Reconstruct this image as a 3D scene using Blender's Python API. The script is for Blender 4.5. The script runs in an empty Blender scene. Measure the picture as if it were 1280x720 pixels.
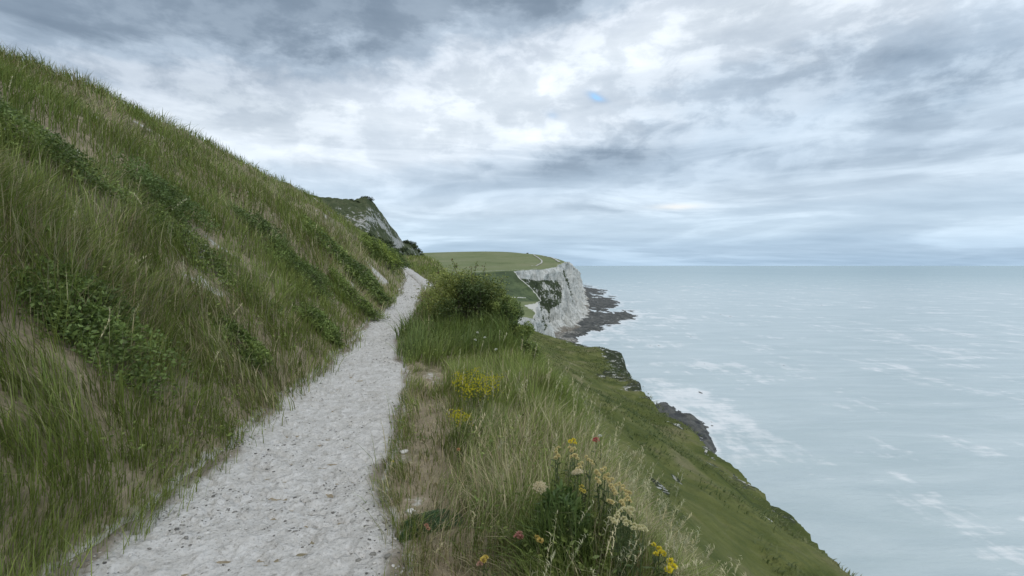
import bpy, math, numpy as np
from math import radians as R
from mathutils import Vector, Matrix

scene = bpy.context.scene
col = scene.collection
rng = np.random.default_rng(7)

# ------------------------------------------------------------------ camera
CAMZ = 1.65
F = 623.0                      # focal length in pixels of the 1280 wide frame
PITCH = math.atan(28.0 / F)
cd = bpy.data.cameras.new('camera')
cam = bpy.data.objects.new('camera', cd)
col.objects.link(cam)
scene.camera = cam
cd.sensor_width = 36.0
cd.lens = 36.0 * F / 1280.0
cd.clip_start = 0.05
cd.clip_end = 200000.0
cam.location = (0, 0, CAMZ)
cam.rotation_euler = (R(90) - PITCH, 0, 0)

# ------------------------------------------------------------------ world, sun, exposure
SUN_EL, SUN_AZ = 48.0, 150.0          # azimuth clockwise from +Y (view direction)
w = bpy.data.worlds.new('World')
scene.world = w
w.use_nodes = True
nt = w.node_tree
nt.nodes.clear()


class NT:
    """tiny helper for node trees"""
    def __init__(s, tree): s.t = tree
    def n(s, typ, **kw):
        nd = s.t.nodes.new(typ)
        for k, v in kw.items(): setattr(nd, k, v)
        return nd
    def put(s, sock, v):
        if hasattr(v, 'is_output') or isinstance(v, bpy.types.NodeSocket): s.t.links.new(v, sock)
        else: sock.default_value = v
    def m(s, op, a, b=0.0, c=None, clamp=False):
        nd = s.n('ShaderNodeMath', operation=op, use_clamp=clamp)
        s.put(nd.inputs[0], a); s.put(nd.inputs[1], b)
        if c is not None: s.put(nd.inputs[2], c)
        return nd.outputs[0]
    def mix(s, f, a, b, blend='MIX'):
        nd = s.n('ShaderNodeMix', data_type='RGBA', blend_type=blend)
        s.put(nd.inputs[0], f)
        s.put(nd.inputs[6], tuple(a) + (1,) if isinstance(a, (tuple, list)) and len(a) == 3 else a)
        s.put(nd.inputs[7], tuple(b) + (1,) if isinstance(b, (tuple, list)) and len(b) == 3 else b)
        return nd.outputs[2]
    def noise(s, vec, scale, detail=4, rough=0.55, dist=0.0, out=0):
        nd = s.n('ShaderNodeTexNoise')
        if vec is not None: s.put(nd.inputs['Vector'], vec)
        nd.inputs['Scale'].default_value = scale; nd.inputs['Detail'].default_value = detail
        nd.inputs['Roughness'].default_value = rough; nd.inputs['Distortion'].default_value = dist
        return nd.outputs[out]
    def ramp(s, f, stops, interp='LINEAR'):
        nd = s.n('ShaderNodeValToRGB')
        s.put(nd.inputs[0], f)
        cr = nd.color_ramp; cr.interpolation = interp
        while len(cr.elements) < len(stops): cr.elements.new(0.5)
        for e, (p, c) in zip(cr.elements, stops):
            e.position = p
            e.color = (c, c, c, 1) if not isinstance(c, (tuple, list)) else tuple(c) + (1,)
        return nd.outputs[0]
    def maprange(s, v, a, b, c=0.0, d=1.0, smooth=True):
        nd = s.n('ShaderNodeMapRange', interpolation_type='SMOOTHSTEP' if smooth else 'LINEAR')
        s.put(nd.inputs[0], v)
        for i, q in enumerate((a, b, c, d)): nd.inputs[1 + i].default_value = q
        return nd.outputs[0]
    def vec(s, x, y, z):
        nd = s.n('ShaderNodeCombineXYZ')
        for i, q in enumerate((x, y, z)): s.put(nd.inputs[i], q)
        return nd.outputs[0]
    def mapping(s, vec, scale=(1, 1, 1), rot=(0, 0, 0), loc=(0, 0, 0)):
        nd = s.n('ShaderNodeMapping')
        s.put(nd.inputs[0], vec); nd.inputs[1].default_value = loc
        nd.inputs[2].default_value = rot; nd.inputs[3].default_value = scale
        return nd.outputs[0]


T = NT(nt)
tc = T.n('ShaderNodeTexCoord')
sep = T.n('ShaderNodeSeparateXYZ')
nt.links.new(tc.outputs['Generated'], sep.inputs[0])
dx, dy, dz = sep.outputs
az = T.m('ARCTAN2', dx, dy)
el = T.m('ARCSINE', dz)
# cloud deck seen in perspective: direction projected on a high horizontal plane
zz = T.m('ADD', T.m('MAXIMUM', dz, 0.0), 0.10)
pl = T.vec(T.m('DIVIDE', dx, zz), T.m('DIVIDE', dy, zz), 0.0)
n_big = T.noise(T.mapping(pl, scale=(0.55, 0.8, 1), loc=(3.1, 1.7, 0)), 1.0, 6, 0.58, 0.4)
n_med = T.noise(T.mapping(pl, scale=(0.8, 1.5, 1), loc=(7.3, 4.2, 0)), 1.7, 7, 0.6, 0.3)
# long soft streaks near the horizon
n_str = T.noise(T.vec(T.m('MULTIPLY', az, 2.6), T.m('MULTIPLY', el, 17.0), 2.2), 1.0, 6, 0.55, 0.6)
n_lump = T.noise(T.vec(T.m('MULTIPLY', az, 3.0), T.m('MULTIPLY', el, 6.0), 5.4), 1.0, 8, 0.6, 0.25)
n_puff = T.noise(T.vec(T.m('MULTIPLY', az, 9.0), T.m('MULTIPLY', el, 17.0), 1.4), 1.0, 7, 0.6, 0.2)
hi = T.maprange(el, 0.05, 0.30)
sky_el = T.m('SUBTRACT', el, T.m('MULTIPLY', T.m('SUBTRACT', az, -0.06), T.m('MULTIPLY', hi, 0.17)))
sky_el = T.m('ADD', sky_el, T.m('MULTIPLY', T.m('MULTIPLY', T.m('SUBTRACT', n_lump, 0.5), hi), 0.30))
sky_el = T.m('ADD', sky_el, T.m('MULTIPLY', T.m('SUBTRACT', n_str, 0.5), 0.05))
prof = T.ramp(sky_el, [
    (0.0, (0.32, 0.44, 0.57)), (0.03, (0.36, 0.475, 0.60)), (0.07, (0.45, 0.555, 0.66)),
    (0.11, (0.53, 0.62, 0.71)), (0.145, (0.46, 0.55, 0.645)), (0.19, (0.50, 0.58, 0.665)),
    (0.25, (0.54, 0.60, 0.665)), (0.32, (0.58, 0.635, 0.69)), (0.375, (0.54, 0.595, 0.66)),
    (0.42, (0.35, 0.42, 0.50)), (0.46, (0.215, 0.27, 0.335)), (0.60, (0.17, 0.22, 0.285)),
    (0.75, (0.42, 0.46, 0.51)), (1.0, (0.52, 0.55, 0.59))], 'EASE')


def blob(px, row, sx, sy, rot=0.0, wob=0.05):
    """soft bank of cloud round one bearing and height in the sky"""
    a0 = math.atan((px - 640) / F); e0 = (332 - row) / F * math.cos(a0)
    a = T.m('SUBTRACT', az, a0); e = T.m('SUBTRACT', el, e0)
    e = T.m('ADD', e, T.m('MULTIPLY', a, rot))
    e = T.m('ADD', e, T.m('MULTIPLY', T.m('SUBTRACT', n_puff, 0.5), wob))
    e = T.m('ADD', e, T.m('MULTIPLY', T.m('SUBTRACT', n_lump, 0.5), wob * 1.5))
    d = T.m('ADD', T.m('POWER', T.m('ABSOLUTE', T.m('DIVIDE', a, sx)), 2.0), T.m('POWER', T.m('ABSOLUTE', T.m('DIVIDE', e, sy)), 2.0))
    return T.m('EXPONENT', T.m('MULTIPLY', d, -1.0))


shade = T.m('ADD', 1.0, T.m('MULTIPLY', T.m('SUBTRACT', n_med, 0.5), 0.35))
shade = T.m('MULTIPLY', shade, T.m('ADD', 1.0, T.m('MULTIPLY', T.m('SUBTRACT', n_str, 0.5), 0.5)))
shade = T.m('MULTIPLY', shade, T.m('ADD', 1.0, T.m('MULTIPLY', T.m('MULTIPLY', T.m('SUBTRACT', n_puff, 0.5), 0.45), hi)))
puffs = T.m('SUBTRACT', T.maprange(n_puff, 0.44, 0.58), 0.5)
shade = T.m('ADD', shade, T.m('MULTIPLY', T.m('MULTIPLY', puffs, 0.15), hi))
bands = T.m('SUBTRACT', T.maprange(n_str, 0.46, 0.58), 0.5)
shade = T.m('ADD', shade, T.m('MULTIPLY', T.m('MULTIPLY', bands, 0.14), T.m('SUBTRACT', 1.0, T.maprange(el, .12, .35))))
for (px, row, sx, sy, rot, k_) in [(765, 192, .17, .040, -.10, -.34), (640, 222, .20, .028, -.12, -.20), (560, 192, .05, .012, 0, -.10), (560, 268, .3, .012, 0, -.12), (770, 262, .16, .012, .03, -.16),
                                   (1120, 120, .25, .07, .1, -.35), (980, 215, .25, .05, 0, -.25), (230, 110, .25, .06, -.1, -.2),
                                   (700, 105, .14, .035, -.1, .14), (800, 60, .10, .05, 0, .16), (500, 165, .12, .04, 0, .10), (800, 152, .05, .012, 0, .10), (690, 165, .08, .02, 0, .08)]:
    shade = T.m('ADD', shade, T.m('MULTIPLY', blob(px, row, sx, sy, rot), k_))
sh_r = T.m('POWER', T.m('MAXIMUM', shade, 0.05), 1.12)
sh_b = T.m('POWER', T.m('MAXIMUM', shade, 0.05), 0.88)
cloud = T.mix(1.0, prof, T.vec(sh_r, shade, sh_b), 'MULTIPLY')
# a warm break low on the right
cloud = T.mix(T.m('MULTIPLY', blob(846, 259, .04, .005, 0, .01), .6), cloud, (0.80, 0.76, 0.70))
sky = T.n('ShaderNodeTexSky', sky_type='NISHITA')
sky.sun_disc = False
sky.sun_elevation = R(SUN_EL)
sky.sun_rotation = R(SUN_AZ)
sky.altitude = 80
skyc = T.mix(1.0, sky.outputs[0], (0.10, 0.10, 0.10), 'MULTIPLY')
# two small gaps of blue in the deck
def gap(px, row, sx, sy, rot):
    a0 = math.atan((px - 640) / F); e0 = (332 - row) / F * math.cos(a0)
    a = T.m('SUBTRACT', az, a0); e = T.m('SUBTRACT', el, e0)
    e = T.m('ADD', e, T.m('MULTIPLY', a, rot))
    e = T.m('ADD', e, T.m('MULTIPLY', T.m('SUBTRACT', n_med, 0.5), 0.03))
    d = T.m('ADD', T.m('POWER', T.m('ABSOLUTE', T.m('DIVIDE', a, sx)), 2.0), T.m('POWER', T.m('ABSOLUTE', T.m('DIVIDE', e, sy)), 2.0))
    return T.m('EXPONENT', T.m('MULTIPLY', d, -1.0))
g = T.m('ADD', gap(744, 132, 0.017, 0.008, 0.35), T.m('MULTIPLY', gap(690, 152, 0.012, 0.008, 0.2), 0.35), clamp=True)
cover = T.m('SUBTRACT', 0.94, T.m('MULTIPLY', g, 0.8))
final = T.mix(cover, T.mix(g, skyc, (0.25, 0.50, 0.82)), cloud)
bg = T.n('ShaderNodeBackground')
nt.links.new(final, bg.inputs[0])
bg.inputs[1].default_value = 1.0
wo = T.n('ShaderNodeOutputWorld')
nt.links.new(bg.outputs[0], wo.inputs[0])

sd = bpy.data.lights.new('sun', 'SUN')
sd.energy = 0.9
sd.angle = R(25)
sd.color = (1.0, 0.96, 0.9)
sun = bpy.data.objects.new('sun', sd)
col.objects.link(sun)
sun.rotation_euler = Vector((math.sin(R(SUN_AZ)) * math.cos(R(SUN_EL)), math.cos(R(SUN_AZ)) * math.cos(R(SUN_EL)), math.sin(R(SUN_EL)))).to_track_quat('Z', 'Y').to_euler()

scene.view_settings.view_transform = 'Standard'
scene.view_settings.look = 'None'
scene.view_settings.exposure = 0.50
scene.view_settings.gamma = 1.0
scene.view_settings.use_curve_mapping = False
scene.cycles.use_denoising = True
scene.cycles.max_bounces = 6
scene.cycles.transparent_max_bounces = 8
scene.cycles.caustics_reflective = False
scene.cycles.caustics_refractive = False


# ------------------------------------------------------------------ numeric helpers
def _hash(i, j, k, seed):
    h = (i.astype(np.int64) * 374761393 + j.astype(np.int64) * 668265263 + k.astype(np.int64) * 2147483647 + seed * 1274126177) & 0xffffffff
    h = ((h ^ (h >> 13)) * 1274126177) & 0xffffffff
    h = ((h ^ (h >> 16)) * 2246822519) & 0xffffffff
    return ((h ^ (h >> 15)) & 0xffffff) / float(0xffffff)


def vnoise(x, y, z=0.0, seed=0):
    x, y, z = np.broadcast_arrays(np.asarray(x, float), np.asarray(y, float), np.asarray(z, float))
    i, j, k = np.floor(x), np.floor(y), np.floor(z)
    fx, fy, fz = x - i, y - j, z - k
    fx = fx * fx * (3 - 2 * fx); fy = fy * fy * (3 - 2 * fy); fz = fz * fz * (3 - 2 * fz)
    r = 0
    for a in (0, 1):
        for b in (0, 1):
            for c in (0, 1):
                wgt = (fx if a else 1 - fx) * (fy if b else 1 - fy) * (fz if c else 1 - fz)
                r = r + wgt * _hash(i + a, j + b, k + c, seed)
    return r


def fbm(x, y, z=0.0, seed=0, octv=4, rough=0.5):
    r = 0; a = 1.0; t = 0; f = 1.0
    x = np.asarray(x, float); y = np.asarray(y, float); z = np.asarray(z, float)
    for o in range(octv):
        r = r + a * vnoise(x * f + 17.3 * o, y * f + 9.1 * o, z * f + 5.7 * o, seed + o); t += a
        a *= rough; f *= 2.03
    return r / t


def sstep(v, a, b):
    t = np.clip((v - a) / (b - a), 0, 1)
    return t * t * (3 - 2 * t)


cp, sp = math.cos(PITCH), math.sin(PITCH)


def ray(px, row):
    u = (px - 640.0) / F; v = (360.0 - row) / F
    return np.array([u, cp + v * sp, -sp + v * cp])


def U(px, row, Y):
    """world point at forward distance Y seen at that pixel"""
    d = ray(px, row)
    return np.array([0, 0, CAMZ]) + d * (Y / d[1])


def U_sea(px, row, z=-70.0):
    d = ray(px, row)
    return np.array([0, 0, CAMZ]) + d * ((z - CAMZ) / d[2])


# ------------------------------------------------------------------ object helpers
def mesh_np(name, V, Fc, mat=None, cols=None, parent=None, smooth=False, attrs=None):
    """V (n,3); Fc (m,3) or (m,4) or list of such arrays"""
    me = bpy.data.meshes.new(name)
    V = np.ascontiguousarray(V, dtype=np.float32)
    fl = Fc if isinstance(Fc, list) else [Fc]
    fl = [np.asarray(f, dtype=np.int32) for f in fl if len(f)]
    me.vertices.add(len(V)); me.vertices.foreach_set('co', V.ravel())
    loops = np.concatenate([f.ravel() for f in fl])
    tot = np.concatenate([np.full(len(f), f.shape[1], np.int32) for f in fl])
    start = np.concatenate([[0], np.cumsum(tot)[:-1]]).astype(np.int32)
    me.loops.add(len(loops)); me.loops.foreach_set('vertex_index', loops)
    me.polygons.add(len(tot)); me.polygons.foreach_set('loop_start', start)
    me.polygons.foreach_set('loop_total', tot)
    if smooth: me.polygons.foreach_set('use_smooth', np.ones(len(tot), bool))
    if cols is not None:
        a = me.color_attributes.new('Col', 'FLOAT_COLOR', 'POINT')
        c = np.ones((len(V), 4), np.float32); c[:, :3] = cols
        a.data.foreach_set('color', c.ravel())
    for k, v in (attrs or {}).items():
        a = me.attributes.new(k, 'FLOAT', 'POINT')
        a.data.foreach_set('value', np.ascontiguousarray(v, dtype=np.float32).ravel())
    me.update(calc_edges=True)
    me.validate()
    if mat: me.materials.append(mat)
    o = bpy.data.objects.new(name, me)
    col.objects.link(o)
    if parent: o.parent = parent
    return o


def tag(o, label=None, cat=None, group=None, kind=None):
    if label: o['label'] = label
    if cat: o['category'] = cat
    if group: o['group'] = group
    if kind: o['kind'] = kind
    return o


def empty(name, loc, label, cat, group=None):
    o = bpy.data.objects.new(name, None)
    o.empty_display_size = 0.1
    col.objects.link(o)
    o.location = tuple(float(q) for q in loc)
    return tag(o, label, cat, group)


def grid_faces(nu, nv):
    i = np.arange(nu - 1)[:, None] * nv + np.arange(nv - 1)[None, :]
    return np.stack([i, i + nv, i + nv + 1, i + 1], -1).reshape(-1, 4)


def mat_new(name):
    m = bpy.data.materials.new(name)
    m.use_nodes = True
    m.node_tree.nodes.clear()
    return m, NT(m.node_tree)


def principled(t, color, rough=0.8, bump=None, bstr=0.5, bdist=0.05, spec=0.3, normal=None):
    p = t.n('ShaderNodeBsdfPrincipled')
    t.put(p.inputs['Base Color'], tuple(color) + (1,) if isinstance(color, (tuple, list)) else color)
    t.put(p.inputs['Roughness'], rough)
    p.inputs['Specular IOR Level'].default_value = spec
    if bump is not None:
        b = t.n('ShaderNodeBump')
        b.inputs['Strength'].default_value = bstr
        b.inputs['Distance'].default_value = bdist
        t.put(b.inputs['Height'], bump)
        t.t.links.new(b.outputs[0], p.inputs['Normal'])
    return p.outputs[0]


def finish(t, sh):
    o = t.n('ShaderNodeOutputMaterial')
    t.t.links.new(sh, o.inputs[0])


# ------------------------------------------------------------------ materials
def m_leaf(name, transl=0.3, rough=0.6, spec=0.25):
    m, t = mat_new(name)
    a = t.n('ShaderNodeAttribute', attribute_name='Col')
    p = principled(t, a.outputs[0], rough, spec=spec)
    tr = t.n('ShaderNodeBsdfTranslucent')
    t.put(tr.inputs[0], t.mix(1.0, a.outputs[0], (1.15, 1.2, 0.8), 'MULTIPLY'))
    mx = t.n('ShaderNodeMixShader'); mx.inputs[0].default_value = transl
    t.t.links.new(p, mx.inputs[1]); t.t.links.new(tr.outputs[0], mx.inputs[2])
    finish(t, mx.outputs[0])
    return m


M_GRASS = m_leaf('grass_blade', 0.25, 0.55)
M_LEAF = m_leaf('leaf', 0.25, 0.5, 0.3)
M_PETAL = m_leaf('petal', 0.3, 0.7, 0.15)


def m_bark():
    m, t = mat_new('bark')
    tcx = t.n('ShaderNodeTexCoord')
    n = t.noise(tcx.outputs['Object'], 30, 4)
    finish(t, principled(t, t.mix(n, (0.10, 0.075, 0.055), (0.20, 0.17, 0.14)), 0.9, n, 0.6, 0.01))
    return m


M_BARK = m_bark()


def m_ground():
    """soil, thatch and short turf under the standing grass; chalk where it is worn bare or too steep to hold turf"""
    m, t = mat_new('turf_and_soil')
    geo = t.n('ShaderNodeNewGeometry')
    P = geo.outputs['Position']
    far = t.n('ShaderNodeAttribute', attribute_name='far').outputs['Fac']
    bare = t.n('ShaderNodeAttribute', attribute_name='bare').outputs['Fac']
    rock = t.n('ShaderNodeAttribute', attribute_name='rock').outputs['Fac']
    n1 = t.noise(P, 14, 6, 0.65)
    n2 = t.noise(P, 1.3, 5, 0.6)
    n3 = t.noise(t.mapping(P, scale=(1, 1, 1.5)), 0.14, 6, 0.62, 0.6)
    n4 = t.noise(P, 0.9, 6, 0.7)
    thatch = t.mix(n1, (0.15, 0.128, 0.085), (0.46, 0.39, 0.28))
    thatch = t.mix(t.m('MULTIPLY', t.maprange(n2, 0.5, 0.75), .7), thatch, (0.10, 0.11, 0.05))
    turf = t.ramp(n3, [(0.28, (0.060, 0.078, 0.024)), (0.42, (0.112, 0.134, 0.038)), (0.54, (0.165, 0.180, 0.060)), (0.66, (0.23, 0.215, 0.110))])
    turf = t.mix(t.m('MULTIPLY', t.maprange(n4, 0.4, 0.7), 0.45), turf, (0.072, 0.100, 0.034))
    c = t.mix(far, thatch, turf)
    chalk = t.mix(n1, (0.36, 0.34, 0.30), (0.62, 0.61, 0.57))
    nb = t.m('ADD', bare, t.m('MULTIPLY', t.m('SUBTRACT', n1, 0.5), 0.9))
    c = t.mix(t.maprange(nb, 0.45, 0.75), c, chalk)
    rk = t.noise(P, 0.55, 7, 0.7, 0.8)
    rockc = t.mix(t.maprange(rk, 0.55, 0.61), (0.05, 0.06, 0.035), (0.58, 0.58, 0.53))
    rm = t.m('ADD', rock, t.m('MULTIPLY', t.m('SUBTRACT', rk, 0.5), 1.0))
    c = t.mix(t.maprange(rm, 0.42, 0.58), c, rockc)
    hb = t.m('ADD', t.m('MULTIPLY', n1, 0.04), t.m('MULTIPLY', t.m('MULTIPLY', n4, far), 0.9))
    finish(t, principled(t, c, 0.95, hb, 0.8, 1.0, 0.1))
    return m


def m_path():
    m, t = mat_new('trodden_chalk')
    geo = t.n('ShaderNodeNewGeometry'); P = geo.outputs['Position']
    edge = t.n('ShaderNodeAttribute', attribute_name='edge').outputs['Fac']
    n1 = t.noise(P, 55, 6, 0.7)
    n2 = t.noise(P, 9, 5, 0.65, 0.4)
    n3 = t.noise(P, 2.1, 4, 0.6)
    vo = t.n('ShaderNodeTexVoronoi', feature='F1'); t.put(vo.inputs['Vector'], P); vo.inputs['Scale'].default_value = 26
    c = t.mix(t.maprange(n2, 0.3, 0.7), (0.49, 0.48, 0.452), (0.65, 0.642, 0.62))
    nd = t.noise(t.mapping(P, scale=(1, 2.0, 1), rot=(0, 0, R(25))), 13, 6, 0.72)
    c = t.mix(t.m('MULTIPLY', t.maprange(n1, 0.50, 0.70), 0.7), c, (0.26, 0.245, 0.22))
    c = t.mix(t.m('MULTIPLY', t.maprange(nd, 0.57, 0.66), 0.65), c, (0.24, 0.225, 0.20))
    c = t.mix(t.m('MULTIPLY', t.maprange(n3, 0.5, 0.75), 0.35), c, (0.40, 0.375, 0.33))
    dirt = t.m('ADD', edge, t.m('MULTIPLY', t.m('SUBTRACT', n2, 0.5), 0.9))
    c = t.mix(t.m('MULTIPLY', t.maprange(dirt, 0.35, 0.85), 0.85), c, (0.21, 0.175, 0.125))
    h = t.m('ADD', t.m('MULTIPLY', n1, 0.5), t.m('ADD', t.m('MULTIPLY', n2, 1.2), t.m('MULTIPLY', vo.outputs['Distance'], 0.6)))
    finish(t, principled(t, c, 0.95, h, 0.9, 0.022, 0.15))
    return m


def m_cliff():
    m, t = mat_new('chalk_cliff')
    geo = t.n('ShaderNodeNewGeometry'); P = geo.outputs['Position']
    veg = t.n('ShaderNodeAttribute', attribute_name='veg').outputs['Fac']
    tal = t.n('ShaderNodeAttribute', attribute_name='talus').outputs['Fac']
    ns = t.noise(t.mapping(P, scale=(0.22, 0.14, 0.05)), 1.0, 8, 0.7, 0.8)
    nf = t.noise(P, 0.22, 8, 0.74)
    nb = t.noise(t.mapping(P, scale=(0.06, 0.06, 0.9)), 0.5, 4, 0.6)
    nl = t.noise(P, 0.035, 5, 0.6)
    nk = t.noise(t.mapping(P, scale=(0.6, 0.45, 0.045)), 1.0, 5, 0.7, 1.2)
    c = t.mix(t.maprange(ns, 0.36, 0.60), (0.47, 0.475, 0.44), (0.76, 0.76, 0.72))
    c = t.mix(t.m('MULTIPLY', t.maprange(nl, 0.45, 0.65), 0.35), c, (0.62, 0.59, 0.52))
    c = t.mix(t.m('MULTIPLY', t.maprange(nb, 0.55, 0.68), 0.35), c, (0.40, 0.41, 0.38))
    c = t.mix(t.m('MULTIPLY', t.maprange(nk, 0.55, 0.62), 0.6), c, (0.22, 0.23, 0.20))
    c = t.mix(t.m('MULTIPLY', t.maprange(nf, 0.56, 0.66), 0.75), c, (0.20, 0.21, 0.18))
    v = t.m('ADD', veg, t.m('MULTIPLY', t.m('SUBTRACT', nf, 0.5), 1.9))
    c = t.mix(t.maprange(v, 0.44, 0.54), c, t.mix(nf, (0.045, 0.060, 0.038), (0.12, 0.145, 0.08)))
    tt = t.m('ADD', tal, t.m('MULTIPLY', t.m('SUBTRACT', nf, 0.5), 1.3))
    c = t.mix(t.maprange(tt, 0.5, 0.75), c, t.mix(ns, (0.13, 0.115, 0.09), (0.40, 0.37, 0.32)))
    h = t.m('ADD', t.m('MULTIPLY', ns, 1.0), t.m('MULTIPLY', nf, 0.8))
    finish(t, principled(t, c, 0.95, h, 0.8, 5.0, 0.1))
    return m


def m_far_turf():
    m, t = mat_new('downland_turf')
    geo = t.n('ShaderNodeNewGeometry'); P = geo.outputs['Position']
    comb = t.n('ShaderNodeAttribute', attribute_name='combe').outputs['Fac']
    chk = t.n('ShaderNodeAttribute', attribute_name='chalk').outputs['Fac']
    n1 = t.noise(P, 0.012, 5, 0.6, 0.5)
    n2 = t.noise(P, 0.09, 7, 0.7)
    n3 = t.noise(t.mapping(P, scale=(0.2, 1.2, 1)), 0.03, 3)
    n5 = t.noise(P, 0.045, 7, 0.72)
    c = t.ramp(n1, [(0.3, (0.150, 0.185, 0.085)), (0.5, (0.185, 0.215, 0.105)), (0.7, (0.225, 0.240, 0.135))])
    c = t.mix(t.m('MULTIPLY', t.maprange(n2, 0.55, 0.7), 0.3), c, (0.10, 0.13, 0.06))
    c = t.mix(t.m('MULTIPLY', t.maprange(n3, 0.5, 0.65), 0.3), c, (0.24, 0.24, 0.14))
    dk = t.mix(t.maprange(n2, 0.35, 0.65), (0.055, 0.080, 0.042), (0.13, 0.165, 0.08))
    c = t.mix(t.m('MULTIPLY', t.maprange(n5, 0.54, 0.66), 0.45), c, (0.085, 0.115, 0.05))
    dk = t.mix(t.m('MULTIPLY', t.maprange(n5, 0.52, 0.60), 0.7), dk, (0.04, 0.058, 0.032))
    cc = t.m('ADD', comb, t.m('MULTIPLY', t.m('SUBTRACT', n2, 0.5), 0.7))
    c = t.mix(t.maprange(cc, 0.35, 0.7), c, dk)
    ck = t.m('ADD', chk, t.m('MULTIPLY', t.m('SUBTRACT', n2, 0.5), 0.6))
    c = t.mix(t.maprange(ck, 0.5, 0.65), c, (0.55, 0.55, 0.50))
    finish(t, principled(t, c, 0.95, n2, 0.6, 1.6, 0.1))
    return m


def m_hill():
    m, t = mat_new('scrubby_chalk_slope')
    geo = t.n('ShaderNodeNewGeometry'); P = geo.outputs['Position']
    chk = t.n('ShaderNodeAttribute', attribute_name='chalk').outputs['Fac']
    n1 = t.noise(P, 0.35, 7, 0.7, 0.5)
    n2 = t.noise(P, 1.6, 6, 0.7)
    nz = t.noise(t.mapping(P, scale=(0.55, 0.25, 0.16), rot=(0, R(40), 0)), 1.2, 7, 0.72, 0.5)
    c = t.ramp(n1, [(0.3, (0.050, 0.066, 0.034)), (0.5, (0.090, 0.110, 0.056)), (0.7, (0.16, 0.165, 0.095))])
    c = t.mix(t.m('MULTIPLY', t.maprange(n2, 0.5, 0.7), 0.4), c, (0.035, 0.05, 0.022))
    k = t.m('ADD', chk, t.m('MULTIPLY', t.m('SUBTRACT', nz, 0.5), 2.3))
    k = t.m('ADD', k, t.m('MULTIPLY', t.m('SUBTRACT', n2, 0.5), 1.1))
    k = t.m('ADD', k, t.m('MULTIPLY', t.m('SUBTRACT', n1, 0.5), 0.9))
    rockc = t.mix(t.maprange(n2, 0.35, 0.65), (0.27, 0.275, 0.255), (0.55, 0.55, 0.52))
    c = t.mix(t.maprange(k, 0.55, 0.75), c, rockc)
    finish(t, principled(t, c, 0.95, t.m('ADD', n1, t.m('MULTIPLY', n2, 0.5)), 0.8, 1.5, 0.1))
    return m


def m_sea():
    m, t = mat_new('sea_water')
    geo = t.n('ShaderNodeNewGeometry'); P = geo.outputs['Position']
    foam = t.n('ShaderNodeAttribute', attribute_name='foam').outputs['Fac']
    dist = t.n('ShaderNodeAttribute', attribute_name='dist').outputs['Fac']
    n1 = t.noise(t.mapping(P, scale=(0.016, 0.060, 1), rot=(0, 0, R(8))), 1.0, 6, 0.6, 0.6)
    n2 = t.noise(t.mapping(P, scale=(0.10, 0.30, 1), rot=(0, 0, R(-12))), 1.0, 6, 0.62)
    nbig = t.noise(t.mapping(P, scale=(0.0016, 0.0006, 1)), 1.0, 4, 0.5)
    near = t.mix(t.maprange(n1, 0.35, 0.68), (0.47, 0.56, 0.58), (0.55, 0.635, 0.65))
    farc = t.mix(nbig, (0.19, 0.325, 0.36), (0.25, 0.385, 0.41))
    c = t.mix(dist, near, farc)
    f = t.m('ADD', foam, t.m('MULTIPLY', t.m('SUBTRACT', n1, 0.5), 1.1))
    f = t.m('ADD', f, t.m('MULTIPLY', t.m('SUBTRACT', n2, 0.5), 1.3))
    f = t.m('MULTIPLY', t.maprange(f, 0.42, 1.05), t.m('SUBTRACT', 1.0, dist))
    c = t.mix(t.m('MULTIPLY', f, 0.85), c, (0.84, 0.86, 0.86))
    n4 = t.noise(t.mapping(P, scale=(0.4, 1.1, 1), rot=(0, 0, R(14))), 0.5, 5, 0.65, 0.3)
    sw = t.noise(t.mapping(P, scale=(0.010, 0.055, 1), rot=(0, 0, R(-12))), 1.0, 3, 0.5, 0.6)
    c = t.mix(t.m('MULTIPLY', t.maprange(sw, 0.42, 0.62), 0.22), c, (0.36, 0.46, 0.47))
    h = t.m('ADD', t.m('ADD', t.m('MULTIPLY', n2, 0.8), t.m('MULTIPLY', n1, 1.0)), t.m('ADD', t.m('MULTIPLY', n4, 0.5), t.m('MULTIPLY', sw, 2.5)))
    h = t.m('MULTIPLY', h, t.m('SUBTRACT', 1.0, t.m('MULTIPLY', dist, 0.97)))
    finish(t, principled(t, c, 0.26, h, 0.40, 1.0, 0.5))
    return m


def m_reef():
    m, t = mat_new('weedy_reef_rock')
    geo = t.n('ShaderNodeNewGeometry'); P = geo.outputs['Position']
    up = t.n('ShaderNodeAttribute', attribute_name='up').outputs['Fac']
    n1 = t.noise(t.mapping(P, scale=(0.16, 0.08, 1)), 1.0, 7, 0.7)
    n2 = t.noise(P, 0.35, 6, 0.7)
    c = t.mix(t.maprange(n1, 0.35, 0.65), (0.030, 0.033, 0.034), (0.125, 0.125, 0.110))
    tt = t.m('ADD', up, t.m('MULTIPLY', t.m('SUBTRACT', n2, 0.5), 1.2))
    c = t.mix(t.maprange(tt, 0.45, 0.7), c, t.mix(t.maprange(n2, .4, .6), (0.09, 0.085, 0.07), (0.46, 0.44, 0.39)))
    c = t.mix(t.m('MULTIPLY', t.maprange(t.noise(t.mapping(P, scale=(0.10, 0.05, 1)), 1.0, 8, 0.78), 0.60, 0.64), 0.85), c, (0.56, 0.58, 0.58))
    finish(t, principled(t, c, 0.75, n2, 0.7, 1.0, 0.3))
    return m


def m_stone(name, a, b, sc=25):
    m, t = mat_new(name)
    tcx = t.n('ShaderNodeTexCoord')
    n = t.noise(tcx.outputs['Object'], sc, 5, 0.65)
    finish(t, principled(t, t.mix(n, a, b), 0.85, n, 0.6, 0.01, 0.25))
    return m


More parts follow.
